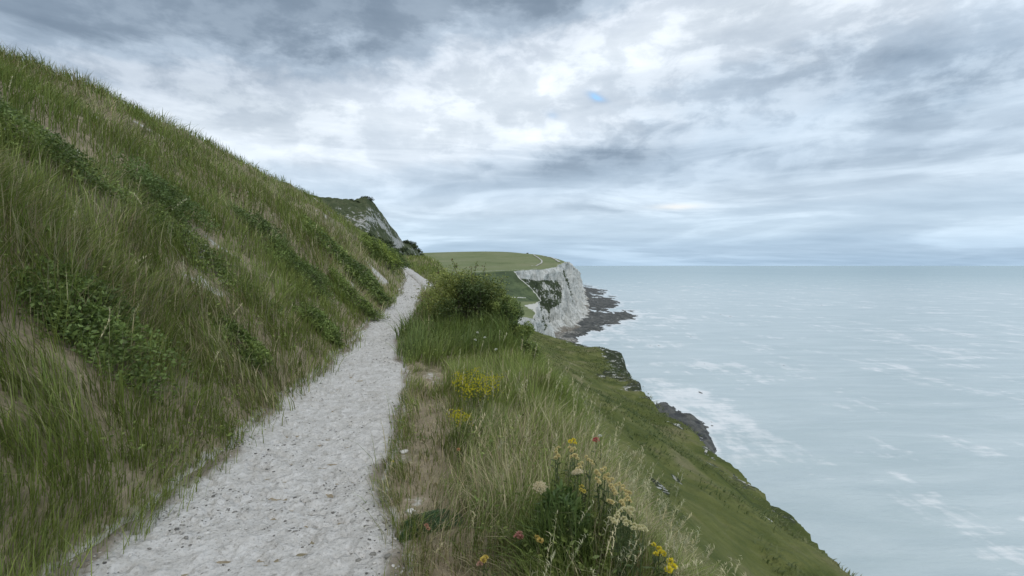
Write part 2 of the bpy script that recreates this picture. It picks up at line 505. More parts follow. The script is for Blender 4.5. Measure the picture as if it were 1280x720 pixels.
# ------------------------------------------------------------------ shape of the near ground
pY = np.array([-6, 0, 2.65, 2.9, 3.23, 4.0, 5.2, 7.4, 8.8, 10.1, 12.1, 13.1, 16.8, 23, 29, 37, 44, 52, 70, 120, 260])
pL = np.array([-2.3, -2.3, -2.35, -2.38, -2.42, -2.55, -2.7, -2.95, -3.1, -3.26, -3.52, -3.62, -4.05, -5.0, -6.3, -8.2, -10.3, -13.5, -21, -40, -90])
pR = np.array([-.35, -.45, -.58, -.66, -.82, -1.03, -1.16, -1.55, -2.0, -2.30, -2.45, -2.55, -3.1, -4.1, -5.35, -7.5, -9.7, -12.9, -20, -39, -89])
zY = np.array([-6, 0, 6, 10.2, 12.1, 16.8, 23, 29, 37, 52, 70, 100, 200, 260])
zP = np.array([0, 0, 0.0, .17, .25, .47, .80, 1.04, 1.40, 2.30, 2.9, 2.6, 0, -4])
rY = np.array([-6, 0, 2.9, 3.4, 4, 5, 6.2, 7.8, 10, 12, 16, 20, 24, 30, 37, 52, 70, 100, 200, 260])
rX = np.array([.95, .8, .56, .50, .43, .36, .28, .13, -.1, -.31, -1.0, -1.9, -2.8, -4.0, -5.5, -8.2, -12.6, -17, -31, -44])
bl = np.array([-50, 0, .25, 1, 3, 6, 12, 30, 60, 120])
bz = np.array([0, 0, .28, .95, 2.7, 4.75, 7.4, 11, 15, 19])
fu = np.array([-50, 0, .4, .8, 1.5, 3, 5, 8, 13, 22, 30, 36, 50, 80])
fz = np.array([0, 0, -.2, -.75, -2.1, -4.6, -6.9, -9.3, -12.6, -17.4, -21.3, -24, -26, -30])
# top edge of the low cliff around the grass shelf
coastN = np.array([(17, -20), (20, 10), (22, 40), (24, 60), (25.5, 80), (26.5, 110), (29, 128), (33, 148), (31.5, 160), (24, 172), (17, 187), (8, 201), (-6, 214), (-40, 232), (-90, 250)], float)


def lin(x, xs, ys):
    return np.interp(x, xs, ys)


def soft(x, xs, ys, w_):
    return (np.interp(x - w_, xs, ys) + np.interp(x - w_ / 2, xs, ys) + np.interp(x, xs, ys) + np.interp(x + w_ / 2, xs, ys) + np.interp(x + w_, xs, ys)) / 5


def edge_wob(Y, seed):
    return 0.16 * (fbm(Y * 1.3, seed * 3.3, 0, seed, 3) - 0.5) * 2 * sstep(Y, -5, 1)


def pathLR(Y):
    return soft(Y, pY, pL, 0.3) + edge_wob(Y, 3), soft(Y, pY, pR, 0.15) + 0.6 * edge_wob(Y, 5)


def coast_out(x, y, poly):
    """signed distance to the polyline, positive on the seaward side (right of travel)"""
    best = np.full(x.shape, 1e9); sgn = np.ones(x.shape)
    for a, b in zip(poly[:-1], poly[1:]):
        d = b - a; L2 = (d ** 2).sum()
        t_ = np.clip(((x - a[0]) * d[0] + (y - a[1]) * d[1]) / L2, 0, 1)
        qx = x - (a[0] + t_ * d[0]); qy = y - (a[1] + t_ * d[1])
        dd = np.hypot(qx, qy)
        cr = d[0] * qy - d[1] * qx
        m_ = dd < best
        best = np.where(m_, dd, best); sgn = np.where(m_, np.where(cr < 0, 1.0, -1.0), sgn)
    return best * sgn


def ground_base(x, y):
    """ground without the sunken path"""
    x = np.asarray(x, float); y = np.asarray(y, float)
    L, Rr = pathLR(y)
    z = soft(y, zY, zP, 1.5)
    lb = L - x
    z = z + soft(lb, bl, bz, 0.12) * (1 + 0.25 * (fbm(x * .35, y * .35, 0, 11) - 0.5))
    u = x - soft(y, rY, rX, 0.5)
    uu = u + 0.18 * (fbm(x * .8, y * .8, 0, 21) - .5) + 2.2 * (fbm(x * .10, y * .06, 0, 22) - .5) * sstep(u, 3, 15)
    z = z + soft(uu, fu, fz, 0.15)
    sl = sstep(u, 4, 20)
    z = z + sl * (1.6 * (np.abs(fbm(x * .06 + y * .04, y * .035, 0, 33, 4) - .5) * 2 - .4) + 1.8 * (fbm(x * .13 + y * .05, y * .05, 0, 31, 4) - .5) + 1.0 * (fbm(x * .4, y * .25, 0, 32) - .5))
    # gentle bumps
    veg = sstep(np.maximum(lb, x - Rr), 0.0, 0.6)
    z = z + veg * (0.22 * (fbm(x * 1.1, y * 1.1, 0, 41) - .5) + 0.07 * (fbm(x * 4, y * 4, 0, 42) - .5))
    z = z + sstep(lb, .5, 4) * 0.7 * (fbm(x * .5, y * .5, 0, 43) - .5)
    # knoll above the dark shoulder at the edge of the shelf
    z = z + 1.6 * np.exp(-(((x - 27) / 6) ** 2 + ((y - 150) / 14) ** 2))
    return z


def terrain(x, y):
    x = np.asarray(x, float); y = np.asarray(y, float)
    z = ground_base(x, y)
    L, Rr = pathLR(y)
    ins = sstep(np.minimum(x - L, Rr - x), -0.05, 0.10)
    z = z - 0.07 * ins
    return z


def hit(px, row, h=0.0, ymax=60):
    """where the view ray through a pixel meets the ground raised by h"""
    d = ray(px, row); d = d / d[1]
    Y = np.concatenate([np.arange(1.0, 12, 0.02), np.arange(12, ymax, 0.1)])
    X = d[0] * Y; Z = CAMZ + d[2] * Y
    g = terrain(X, Y) + h
    k = np.argmax(Z <= g)
    if not (Z <= g).any(): k = len(Y) - 1
    return np.array([X[k], Y[k], terrain(X[k:k + 1], Y[k:k + 1])[0]]), np.array([X[k], Y[k], Z[k]])


# near ground: a fan of quads, finest by the viewer
na, nr = 900, 620
ang = np.linspace(R(-80), R(80), na)
C0 = np.array([0.0, -3.5])
rad = 0.8 * (330 / 0.8) ** np.linspace(0, 1, nr)
A, Q = np.meshgrid(ang, rad, indexing='ij')
X = C0[0] + np.sin(A) * Q; Y = C0[1] + np.cos(A) * Q
co = coast_out(X.ravel(), Y.ravel(), coastN).reshape(X.shape)
co = co + (fbm(X * .18, Y * .18, 0, 55, 4) - .5) * 5.0 + (fbm(X * .7, Y * .7, 0, 57, 3) - .5) * 2.2
Z = terrain(X, Y)
drop = np.maximum(co, 0)
Zc = Z - (drop * 2.3 + np.minimum(drop, 3) * .6) + np.where(drop > 0, (fbm(X * .3, Y * .3, Z * .1, 56) - .5) * 4, 0) * sstep(drop, 0, 4)
Zc = np.maximum(Zc, -72)
keepv = (co < 45)
# worn chalk patches among the grass
bare = np.zeros(X.shape)
for (px, row, r_) in [(540, 471, .30), (548, 480, .25), (521, 628, .13), (514, 643, .09), (510, 690, .12), (505, 575, .14), (640, 710, .08)]:
    g0, _ = hit(px, row)
    bare = np.maximum(bare, .62 * np.exp(-((X - g0[0]) ** 2 + ((Y - g0[1]) * .8) ** 2) / r_ ** 2))
Lp, Rp = pathLR(Y)
bare = np.maximum(bare, 0.75 * np.exp(-np.maximum(X - Rp, 0) / .12) * (X > Rp - .2) * (Y < 40))
bare = np.maximum(bare, 0.75 * np.exp(-np.maximum(Lp - X, 0) / .12) * (X < Lp + .2) * (Y < 40))
g0, _ = hit(640, 500)
scars = [hit(px_, r_, 0, 200)[0] for px_, r_ in [(818, 602), (830, 612), (846, 600), (752, 470), (760, 466)]]
lbk = Lp - X
bs = fbm(X * .9, Y * .9, 0, 181, 4)
bare = np.maximum(bare, .75 * sstep(bs, .68, .74) * (lbk > .4) * (Y < 60))
rockm = sstep(co, -0.5, 2.5) + 0.62 * sstep(co, -9, -1) * (Y > 95) * (Y < 176) + 0.8 * np.exp(-(((X - 32) / 5) ** 2 + ((Y - 148) / 16) ** 2)) + sum(.9 * np.exp(-((X - a_[0]) / (.010 * a_[1])) ** 2 - ((Y - a_[1]) / (.035 * a_[1])) ** 2) for a_ in scars) + .5 * (co > -3) * (fbm(X * .5, Y * .3, 0, 58) > .62)
farm = np.maximum(sstep(np.hypot(X, Y), 14, 40), sstep(X - soft(Y, rY, rX, .5), 3.0, 6.0))
fc = grid_faces(na, nr)
kf = keepv.ravel()[fc].all(1)
M_GROUND = m_ground()
used = np.zeros(X.size, bool); used[fc[kf].ravel()] = True
idx = np.cumsum(used) - 1
V = np.stack([X, Y, Zc], -1).reshape(-1, 3)[used]
ground = mesh_np('ground', V, idx[fc[kf]], M_GROUND, smooth=True,
                 attrs={'far': farm.ravel()[used], 'bare': bare.ravel()[used], 'rock': rockm.ravel()[used]})
tag(ground, 'grassy cliff top ground falling steeply to a green shelf above the sea', 'ground', kind='structure')

# ------------------------------------------------------------------ chalk path
M_PATH = m_path()
ys = np.concatenate([np.arange(-3.4, 1.5, .06), np.arange(1.5, 7, .02), np.arange(7, 14, .04), np.arange(14, 60, .15)])
tt = np.linspace(0, 1, 150)
Yp, Tp = np.meshgrid(ys, tt, indexing='ij')
Lp, Rp = pathLR(Yp)
Lp2, Rp2 = Lp - .22, Rp + .22
Xp = Lp2 + (Rp2 - Lp2) * Tp
ins = np.minimum(Xp - Lp, Rp - Xp)
wob = .07 * (fbm(Xp * 5, Yp * 5, 0, 61) - .5)
Zp = ground_base(Xp, Yp) - .015 - .10 * (1 - sstep(ins + wob * 2, -.14, .02))
cen = (Xp - Lp) / (Rp - Lp)
Zp = Zp - .035 * np.sin(np.clip(cen, 0, 1) * math.pi)
rough = sstep(ins, -.05, .1)
Zp = Zp + rough * (.045 * (fbm(Xp * 2.2, Yp * 2.2, 0, 62, 4) - .5) + .030 * (fbm(Xp * 9, Yp * 7, 0, 63, 3) - .5))
lump = fbm(Xp * 22, Yp * 16, 0, 64, 3)
Zp = Zp + rough * .018 * sstep(lump, .55, .78)
pit = fbm(Xp * 9 + Yp * 5, Yp * 17, 3.3, 65, 3)
Zp = Zp - rough * .030 * sstep(pit, .60, .72)
path = mesh_np('path', np.stack([Xp, Yp, Zp], -1).reshape(-1, 3), grid_faces(len(ys), 150), M_PATH, smooth=True,
               attrs={'edge': (1 - sstep(ins + .25 * (fbm(Xp * 3, Yp * 3, 0, 67, 3) - .5), -.08, .26)).ravel()})
tag(path, 'pale trodden chalk footpath winding up beside the grass bank', 'path', kind='structure')

# the narrow worn strip to the right of the path, where it climbs out of sight
pts = [(540, 357, 20.0), (534, 352, 22.5), (527, 346, 26), (519, 341, 30), (511, 336, 35), (505, 333, 40)]
wp = np.array([U(*p) for p in pts])
sy = np.linspace(wp[0, 1], wp[-1, 1], 90)
sx = np.interp(sy, wp[:, 1], wp[:, 0])
wt = np.linspace(-1, 1, 13)
Sx = sx[:, None] + wt[None, :] * (.30 + .1 * fbm(sy * 1.1, 0, 0, 66)[:, None])
Sy = np.repeat(sy[:, None], 13, 1)
Sz = ground_base(Sx, Sy) + .05 - .12 * np.abs(wt)[None, :] ** 3
strip = mesh_np('side_track', np.stack([Sx, Sy, Sz], -1).reshape(-1, 3), grid_faces(90, 13), M_PATH, smooth=True,
                attrs={'edge': (np.abs(wt)[None, :] ** 4 * np.ones_like(Sx)).ravel()})
tag(strip, 'narrow strip of bare chalk running beside the far end of the path', 'path', kind='structure')

# ------------------------------------------------------------------ sea and reef
SEA = -70.0


def poly_px(pl_):
    return np.array([U_sea(a, b)[:2] for a, b in pl_])


def poly_sd_row(px, row, poly):
    """signed distance in the plan of (bearing, 1/distance) units, + inside"""
    best = np.full(px.shape, 1e9); inside = np.zeros(px.shape, bool)
    n = len(poly)
    for i in range(n):
        a = np.array(poly[i], float); b = np.array(poly[(i + 1) % n], float)
        d = b - a
        t_ = np.clip(((px - a[0]) * d[0] + (row - a[1]) * d[1]) / (d ** 2).sum(), 0, 1)
        best = np.minimum(best, np.hypot(px - (a[0] + t_ * d[0]), (row - (a[1] + t_ * d[1])) * 1.6))
        c = ((a[1] > row) != (b[1] > row)) & (px < (b[0] - a[0]) * (row - a[1]) / (b[1] - a[1] + 1e-12) + a[0])
        inside ^= c
    return np.where(inside, best, -best)


def to_px(x, y, z):
    """bearing and depression of a world point, used only to look up the shape of the reef"""
    dzz = z - CAMZ
    yc = y * cp - dzz * sp; zc = y * sp + dzz * cp
    return 640 + F * x / yc, 360 - F * zc / yc


reefs = [
    [(690, 352), (724, 357.5), (734, 358.5), (744, 361), (757, 366.5), (752, 368), (740, 368.5), (760, 372), (770, 375), (777, 379.5), (766, 384), (755, 387), (738, 388.5), (733, 390), (756, 391), (778, 390), (795, 393.5), (789, 398), (772, 402), (762, 407), (745, 412), (735, 414), (724, 420), (716, 424), (722, 426.5), (712, 428), (690, 424), (660, 432), (640, 440), (640, 380)],
    [(812, 506), (826, 503), (836, 505), (846, 512), (866, 519), (880, 535), (893, 560), (905, 590), (925, 640), (960, 720), (990, 800), (930, 860), (880, 760), (850, 620), (820, 540), (800, 512)],
]


def reef_h(x, y):
    px, row = to_px(x, y, np.full_like(x, SEA))
    h = np.full(x.shape, -9.0)
    for rp in reefs:
        h = np.maximum(h, poly_sd_row(px, row, rp))
    # noise in metres, drawn out along the wave-cut ledges
    n = fbm(x * .055, y * .02, 0, 71, 5, .6) - .5
    n2 = fbm(x * .02, y * .05, 0, 72, 4, .6) - .5
    n3 = fbm(x * .22, y * .09, 0, 76, 4, .65) - .5
    return h * .34 + n * 7.0 + n2 * 3.0 + n3 * 4.2 + .3


# reef / beach platform mesh, spaced evenly in bearing and 1/distance so far ledges stay thin
rowsR = np.concatenate([np.linspace(350, 440, 420), np.linspace(440.4, 800, 420)])
dist = np.array([U_sea(640, r_)[1] for r_ in rowsR])
bear = np.linspace(-.02, .75, 620)
Dd, Bb = np.meshgrid(dist, bear, indexing='ij')
RX = Bb * Dd; RY = Dd
rh = reef_h(RX, RY)
rz = SEA + np.clip(rh, -1.5, 3.0) * .45 + (.5 + 2.2 * (RY < 330)) * (fbm(RX * .2, RY * .12, 0, 73) - .5) * (rh > 0)
fc = grid_faces(*RX.shape)
kf = (rh.ravel()[fc] > -1.0).any(1) & (rh.ravel()[fc] > -5).all(1)
used = np.zeros(RX.size, bool); used[fc[kf].ravel()] = True
idx = np.cumsum(used) - 1
pxr, rowr = to_px(RX, RY, np.full_like(RX, SEA))
upm = (1 - sstep(pxr + (fbm(RX * .05, RY * .03, 0, 74) - .5) * 60, 690, 738)) * .75 * (rowr < 440) * (rowr > 384)
reef = mesh_np('reef', np.stack([RX, RY, rz], -1).reshape(-1, 3)[used], idx[fc[kf]], m_reef(), smooth=True, attrs={'up': upm.ravel()[used]})
tag(reef, 'dark weed covered rock ledges reaching into the water under the white cliffs', 'reef', kind='structure')

rowsS = np.concatenate([332.0 + np.array([.02, .06, .12, .2, .35, .5, .8, 1.2, 1.8, 2.6, 3.5]), np.linspace(337, 440, 400), np.linspace(441, 720, 420), np.linspace(722, 1400, 40)])
dist = np.array([min((CAMZ - SEA) / max((r_ - 332) / F, 1e-5) * 1.0, 150000) for r_ in rowsS])
bear = np.concatenate([np.linspace(-2.5, -.1, 30), np.linspace(-.08, 1.15, 560), np.linspace(1.2, 3, 20)])
Dd, Bb = np.meshgrid(dist, bear, indexing='ij')
SX = Bb * Dd; SY = Dd
rh = reef_h(SX, SY)
pxs, rows_ = to_px(SX, SY, np.full_like(SX, SEA))
foam = sstep(rh, -5.0, 0.2) * 1.05 - .17
# surf thickest off the lower side of the ledges, thin lines of foam out over the bay
foam += .55 * np.exp(-(((pxs - 745) / 45) ** 2 + ((rows_ - 424) / 10) ** 2)) + .3 * np.exp(-(((pxs - 775) / 30) ** 2 + ((rows_ - 404) / 7) ** 2))
foam += .22 * np.exp(-((rows_ - 392 - (pxs - 800) * .12) / 14) ** 2) * sstep(pxs, 760, 800) * (1 - sstep(pxs, 830, 900))
foam += .40 * np.exp(-((rows_ - 470 + 6 * np.sin(pxs * .03)) / 9) ** 2) * sstep(pxs, 780, 830) * (1 - sstep(pxs, 900, 1050))
foam += .45 * np.exp(-((rows_ - 493) / 8) ** 2) * (1 - sstep(pxs, 850, 900))
foam += .25 * np.exp(-((pxs - 930 - (rows_ - 560) * .35) / 30) ** 2) * sstep(rows_, 500, 560)
distm = 1 - sstep(rows_ + 4 * (fbm(SX * .001, SY * .0004, 0, 75) - .5), 334, 372)
sea = mesh_np('sea', np.stack([SX, SY, np.full_like(SX, SEA)], -1).reshape(-1, 3), grid_faces(*SX.shape)[:, ::-1], m_sea(), smooth=True,
              attrs={'foam': foam.ravel(), 'dist': distm.ravel()})
tag(sea, 'pale milky grey blue sea with thin lines of foam near the shore', 'sea', kind='structure')

# ------------------------------------------------------------------ far headland
st = [(610, 412, 262), (632, 400, 272), (650, 397, 282), (664, 397.5, 296), (669, 399, 312), (669, 393, 330), (671, 386, 350), (675, 378, 384), (677, 376.5, 408),
      (664, 361, 434), (650, 346, 452), (641, 339.5, 470), (655, 338, 500), (675, 337, 540), (697, 334.5, 590), (700, 331, 640),
      (706, 328.5, 720), (710, 328.5, 800), (713, 330.5, 900), (717, 334, 1000), (717, 335, 1120), (722, 339.5, 1300), (722.5, 341, 1500), (716, 342, 1900)]
S = np.array([U(*s) for s in st])
sY = S[:, 1]
yy = np.concatenate([np.arange(262, 660, .8), np.arange(660, 1100, 1.8), np.arange(1100, 1900, 5)])
xc = (np.interp(yy, sY, S[:, 0]) + np.interp(yy - 4, sY, S[:, 0]) + np.interp(yy + 4, sY, S[:, 0])) / 3
zc = (np.interp(yy, sY, S[:, 2]) + np.interp(yy - 3, sY, S[:, 2]) + np.interp(yy + 3, sY, S[:, 2])) / 3
xc = xc + (fbm(yy * .06, 0, 0, 81, 4) - .5) * 9 * np.interp(yy, [250, 400, 600], [.3, .6, 1])
zc = zc + (fbm(yy * .09, 3, 0, 82, 3) - .5) * 1.5 + (fbm(yy * .025, 3, 0, 87, 4, .7) - .5) * 7 * sstep(yy, 600, 700)
# land surface behind the edge: smooth surface through surveyed heights
ctl = [(535, 317.4, 1350), (600, 316.8, 1300), (660, 318, 1150), (682, 320, 1000), (692, 322, 900), (700, 326, 860),
       (450, 318, 1300), (300, 318, 1300), (100, 320, 1200), (640, 336.5, 490), (610, 339, 500), (575, 341, 480), (500, 338, 500), (660, 335.5, 560), (680, 333, 640), (690, 328, 760),
       (628, 352, 440), (600, 352, 430), (640, 368, 395), (622, 366, 390), (590, 372, 380), (640, 384, 345), (626, 388, 330), (600, 395, 300), (560, 390, 300), (500, 372, 330),
       (600, 320.5, 1000), (600, 326, 750), (560, 321, 1000), (560, 328, 750), (645, 322, 900), (645, 328, 720), (450, 322, 1000), (450, 328, 750), (300, 324, 900), (300, 330, 600), (100, 326, 800), (640, 332.5, 590), (600, 333.5, 600),
       (300, 340, 400), (100, 340, 400)]
Cc = np.array([U(*c) for c in ctl] + [(-500, 1900, 25), (-100, 1900, 22), (60, 1900, 10), (-600, 300, 10)])
k_ = np.linspace(0, len(yy) - 1, 60).astype(int)
Cp = np.concatenate([Cc, np.stack([xc[k_], yy[k_], zc[k_]], -1)])


def tps_fit(Pc, zv, s=400.0, lam=1e-3):
    P2 = Pc / s
    d = np.hypot(P2[:, None, 0] - P2[None, :, 0], P2[:, None, 1] - P2[None, :, 1])
    K = np.where(d > 0, d * d * np.log(d + 1e-12), 0) + lam * np.eye(len(P2))
    n = len(P2); Pm = np.concatenate([np.ones((n, 1)), P2], 1)
    A_ = np.zeros((n + 3, n + 3)); A_[:n, :n] = K; A_[:n, n:] = Pm; A_[n:, :n] = Pm.T
    sol = np.linalg.solve(A_, np.concatenate([zv, np.zeros(3)]))
    def ev(x, y):
        q = np.stack([x.ravel(), y.ravel()], -1) / s
        out = sol[n] + sol[n + 1] * q[:, 0] + sol[n + 2] * q[:, 1]
        for i in range(n):
            d_ = np.hypot(q[:, 0] - P2[i, 0], q[:, 1] - P2[i, 1])
            out = out + sol[i] * np.where(d_ > 0, d_ * d_ * np.log(d_ + 1e-12), 0)
        return out.reshape(x.shape)
    return ev


farz = tps_fit(Cp[:, :2], Cp[:, 2])
tq = np.linspace(0, 1, 150)
FX = xc[:, None] - (tq ** 2.2)[None, :] * (900 + yy[:, None] * .8)
FY = np.repeat(yy[:, None], 150, 1)
FZ = farz(FX, FY)
dIn = xc[:, None] - FX
bl_ = sstep(dIn, 0, 14)
FZ = FZ * bl_ + zc[:, None] * (1 - bl_) - (fbm(FX * .08, FY * .05, 0, 83) - .5) * 1.2 * (1 - sstep(dIn, 60, 200))
pxf, rowf = to_px(FX, FY, FZ)
fieldline = np.interp(pxf, [400, 560, 640, 660, 700], [341, 341, 337.5, 336.3, 334])
combe = sstep(rowf, fieldline, fieldline + 2.5) * (FY < 640)
combe = combe * (1 - .75 * sstep(rowf, 373, 380)) * (FY < 700)
# bare chalk scars: rim of the field, lip of the gully, spur tops
chalk = .62 * np.exp(-((rowf - fieldline) / .28) ** 2) * (pxf > 560) * (FY < 640) * (pxf < 672)
chalk = np.maximum(chalk, .62 * (1 - sstep(dIn, .5, 2.6)) * (FY > 280) * (FY < 1200))
chalk = np.maximum(chalk, .75 * np.exp(-((rowf - 371.5 - (pxf - 640) * .04) / .8) ** 2) * (pxf > 628) * (pxf < 660) * (FY < 430))
spur = np.maximum(poly_sd_row(pxf, rowf, [(653, 382.5), (660, 379.5), (676, 376.5), (680, 392), (671, 393), (664, 388)]), -5)
chalk = np.maximum(chalk, np.where(FY < 430, np.clip(.34 + spur * .15 + (fbm(FX * .35, FY * .15, 0, 90, 3) - .5) * .8, 0, .72), 0))
headland = mesh_np('headland', np.stack([FX, FY, FZ], -1).reshape(-1, 3), grid_faces(len(yy), 150), m_far_turf(), smooth=True,
                   attrs={'combe': combe.ravel(), 'chalk': chalk.ravel()})
tag(headland, 'flat topped green headland and its dark grassy combe beyond the bay', 'headland', kind='structure')

# cliff face
tx = np.gradient(xc, yy); ty = np.ones_like(yy)
k = 25
ker = np.ones(k) / k
txs = np.convolve(np.pad(tx, k // 2, 'edge'), ker, 'valid')
nn = np.hypot(txs, ty)
nx, ny = ty / nn, -txs / nn
nv = 90
h = np.linspace(0, 1, nv)
hgt = (zc - SEA)[:, None]
prof = np.interp(h, [0, .06, .3, .6, .78, .9, 1.0], [0, .012, .07, .15, .215, .31, .50])
off = prof[None, :] * hgt
CX0 = xc[:, None] + nx[:, None] * off; CY0 = yy[:, None] + ny[:, None] * off
CZ = zc[:, None] - h[None, :] * (hgt + 1.5)
sA = np.cumsum(np.hypot(np.gradient(xc), np.gradient(yy)))
But = (fbm(sA[:, None] * .045 + CZ * .004, CZ * .012, 0, 84, 5, .58) - .5)
hh0 = h[None, :] * np.ones_like(CZ)
rid = np.abs(fbm(sA[:, None] * .09 + CZ * .03, CZ * .02, 3.1, 85, 4, .55) - .5)
fin = (fbm(sA[:, None] * .35, CZ * .14, 0, 86, 4, .6) - .5)
env = sstep(h, 0, .08)[None, :]
dsp = env * (But * 27 - rid * 30 * sstep(hh0, 0, .25) + fin * 5)
CX = CX0 + nx[:, None] * dsp; CY = CY0 + ny[:, None] * dsp
s01 = (yy[:, None] - 470) / 120.0                     # 0 at the left end of the big face, 1 at its corner
hh = h[None, :] * np.ones_like(CZ)
ss = s01 * np.ones_like(CZ)
cpx, crow = to_px(CX, CY, CZ)
vp = lambda L_: [(620 + a / 7.2, 320 + b / 7.2) for a, b in L_]
veg = np.full(CZ.shape, -9.0)
for pl_ in [[(195, 200), (300, 205), (400, 215), (560, 210), (600, 290), (600, 420), (560, 455), (500, 470), (485, 540), (500, 600), (465, 620), (450, 500), (395, 440), (330, 370), (255, 290)],
            [(590, 100), (612, 110), (650, 200), (690, 330), (700, 430), (680, 400), (640, 260), (600, 170)],
            [(690, 190), (712, 190), (725, 250), (705, 240)], [(688, 100), (722, 102), (712, 140), (692, 142)],
            [(385, 420), (400, 420), (470, 620), (440, 720), (400, 600)], [(325, 535), (345, 535), (420, 720), (385, 700)], [(690, 440), (715, 470), (705, 500)]]:
    veg = np.maximum(veg, poly_sd_row(cpx, crow, vp(pl_)))
veg = .30 + .31 * np.clip(veg / 2.2, -1, 1) + (fbm(sA[:, None] * .07, CZ * .10, 0, 88, 4) - .5) * .5 - But * .25
tal = sstep(hh + .2 * (fbm(sA[:, None] * .03, 0, 0, 89) - .5), .86, .99) * .8
cliff = mesh_np('cliff', np.stack([CX, CY, CZ], -1).reshape(-1, 3), grid_faces(len(yy), nv)[:, ::-1], m_cliff(), smooth=True, attrs={'veg': veg.ravel(), 'talus': tal.ravel()})
tag(cliff, 'tall white chalk cliff streaked with dark green growth, dropping to the reef', 'cliff', kind='structure')

# worn tracks across the headland turf
M_TRACK = m_stone('worn_chalk_track', (0.42, 0.41, 0.36), (0.58, 0.57, 0.53), 0.3)


def track(pts_, width, label):
    """pts: (px,row) seen on the headland surface"""
    out = []
    for (px, row) in pts_:
        d = ray(px, row); d = d / d[1]
        Ys = np.arange(280, 1500, 2.0)
        Xs = d[0] * Ys; Zs = CAMZ + d[2] * Ys
        ok = Xs < np.interp(Ys, yy, xc)
        g_ = np.where(ok, farz(Xs, Ys), -99)
        m_ = Zs <= g_
        kk = np.argmax(m_) if m_.any() else len(Ys) - 1
        out.append((Xs[kk], Ys[kk]))
    out = np.array(out)
    u_ = np.linspace(0, len(out) - 1, 80)
    cx = np.interp(u_, np.arange(len(out)), out[:, 0]); cy = np.interp(u_, np.arange(len(out)), out[:, 1])
    cx = np.convolve(np.pad(cx, 3, 'edge'), np.ones(7) / 7, 'valid'); cy = np.convolve(np.pad(cy, 3, 'edge'), np.ones(7) / 7, 'valid')
    dx_, dy_ = np.gradient(cx), np.gradient(cy); l_ = np.hypot(dx_, dy_) + 1e-9
    wv = np.array([-1, -.5, 0, .5, 1.]) * width
    TX = cx[:, None] - dy_[:, None] / l_[:, None] * wv; TY = cy[:, None] + dx_[:, None] / l_[:, None] * wv
    TZ = farz(TX, TY) + .9
    o = mesh_np('track', np.stack([TX, TY, TZ], -1).reshape(-1, 3), grid_faces(80, 5), M_TRACK, smooth=True)
    tag(o, label, 'track', kind='structure')


track([(667, 318.6), (669, 320.5), (674, 323.5), (677.5, 326.5), (677, 329.5), (672, 332), (664, 333.5)], 1.1, 'thin white track curving down the far headland turf')

track([(678, 320.2), (684, 321), (690, 322.5), (696, 325.5), (699, 328)], 2.2, 'pale bare chalk along the far rim of the headland')

# ------------------------------------------------------------------ hill on the left
hs = [(330, 238, 150), (380, 246, 150), (420, 249, 152), (438, 251.5, 154), (447, 251, 156), (459, 250, 158), (466, 254.5, 162), (474, 264, 168), (483, 275, 175), (492, 288, 182), (498, 297, 186), (503, 304, 190), (512, 306, 200), (520, 311, 215), (528, 319, 235), (534, 334, 260), (540, 350, 285)]
Hs = np.array([U(*s) for s in hs])
nh = 420
u_ = np.linspace(0, 1, nh)
par = np.linspace(0, 1, len(hs))
rx = np.interp(u_, par, Hs[:, 0]); ry = np.interp(u_, par, Hs[:, 1]); rz_ = np.interp(u_, par, Hs[:, 2])
# foot of the slope, nearer the viewer
hf = [(300, 330, 75), (360, 330, 80), (410, 330, 82), (430, 330, 84), (440, 330, 86), (452, 330, 88), (462, 332, 92), (472, 333, 96), (482, 334, 100), (492, 336, 108), (500, 338, 115), (508, 340, 125), (517, 342, 138), (526, 344, 152), (533, 346, 172), (539, 350, 205), (544, 356, 240)]
Hf = np.array([U(*s) for s in hf])
fx_ = np.interp(u_, par, Hf[:, 0]); fy_ = np.interp(u_, par, Hf[:, 1]); fz_ = np.interp(u_, par, Hf[:, 2]) - 1
mh = 190
v_ = np.linspace(0, 1.5, mh)
HX = np.where(v_[None, :] <= 1, fx_[:, None] + (rx - fx_)[:, None] * v_[None, :], rx[:, None] + (v_[None, :] - 1) * -20)
HY = np.where(v_[None, :] <= 1, fy_[:, None] + (ry - fy_)[:, None] * v_[None, :], ry[:, None] + (v_[None, :] - 1) * 120)
pr = np.interp(v_, [0, .25, .6, .88, 1.0, 1.1, 1.5], [0, .13, .55, .93, 1.0, .98, .55])
HZ = fz_[:, None] + (rz_ - fz_)[:, None] * pr[None, :]
amp = sstep(v_, 0, .2)[None, :] * (1 - sstep(np.abs(v_ - 1), 0, .08) * 0)[None, :]
am2 = np.clip((rz_ - fz_) / 20, .15, 1)[:, None]
HN = (fbm(HX * .07, HY * .07, HZ * .05, 91, 5, .55) - .5)
HZ = HZ + HN * 5 * amp * am2 * (1 - .8 * np.exp(-((v_[None, :] - 1) / .06) ** 2)) + (fbm(HX * .5, HY * .5, HZ * .3, 92, 3) - .5) * 1.6 * amp * am2
hp, hr = to_px(HX, HY, HZ)
chk = .41 + .30 * np.exp(-(((hp - 462) / 16) ** 2 + ((hr - 275) / 9) ** 2)) + .55 * np.exp(-(((hp - 497) / 7) ** 2 + ((hr - 305) / 7) ** 2)) + .35 * np.exp(-(((hr - 281 - (hp - 478) * 1.15) / 3.2) ** 2)) * sstep(hp, 468, 476) * (1 - sstep(hp, 494, 504))
chk += .2 * np.exp(-(((hp - 445) / 10) ** 2 + ((hr - 285) / 10) ** 2)) + .35 * np.exp(-(((hp - 517) / 3) ** 2 + ((hr - 312) / 2) ** 2)) + .30 * np.exp(-(((hp - 530) / 5) ** 2 + ((hr - 326) / 6) ** 2))
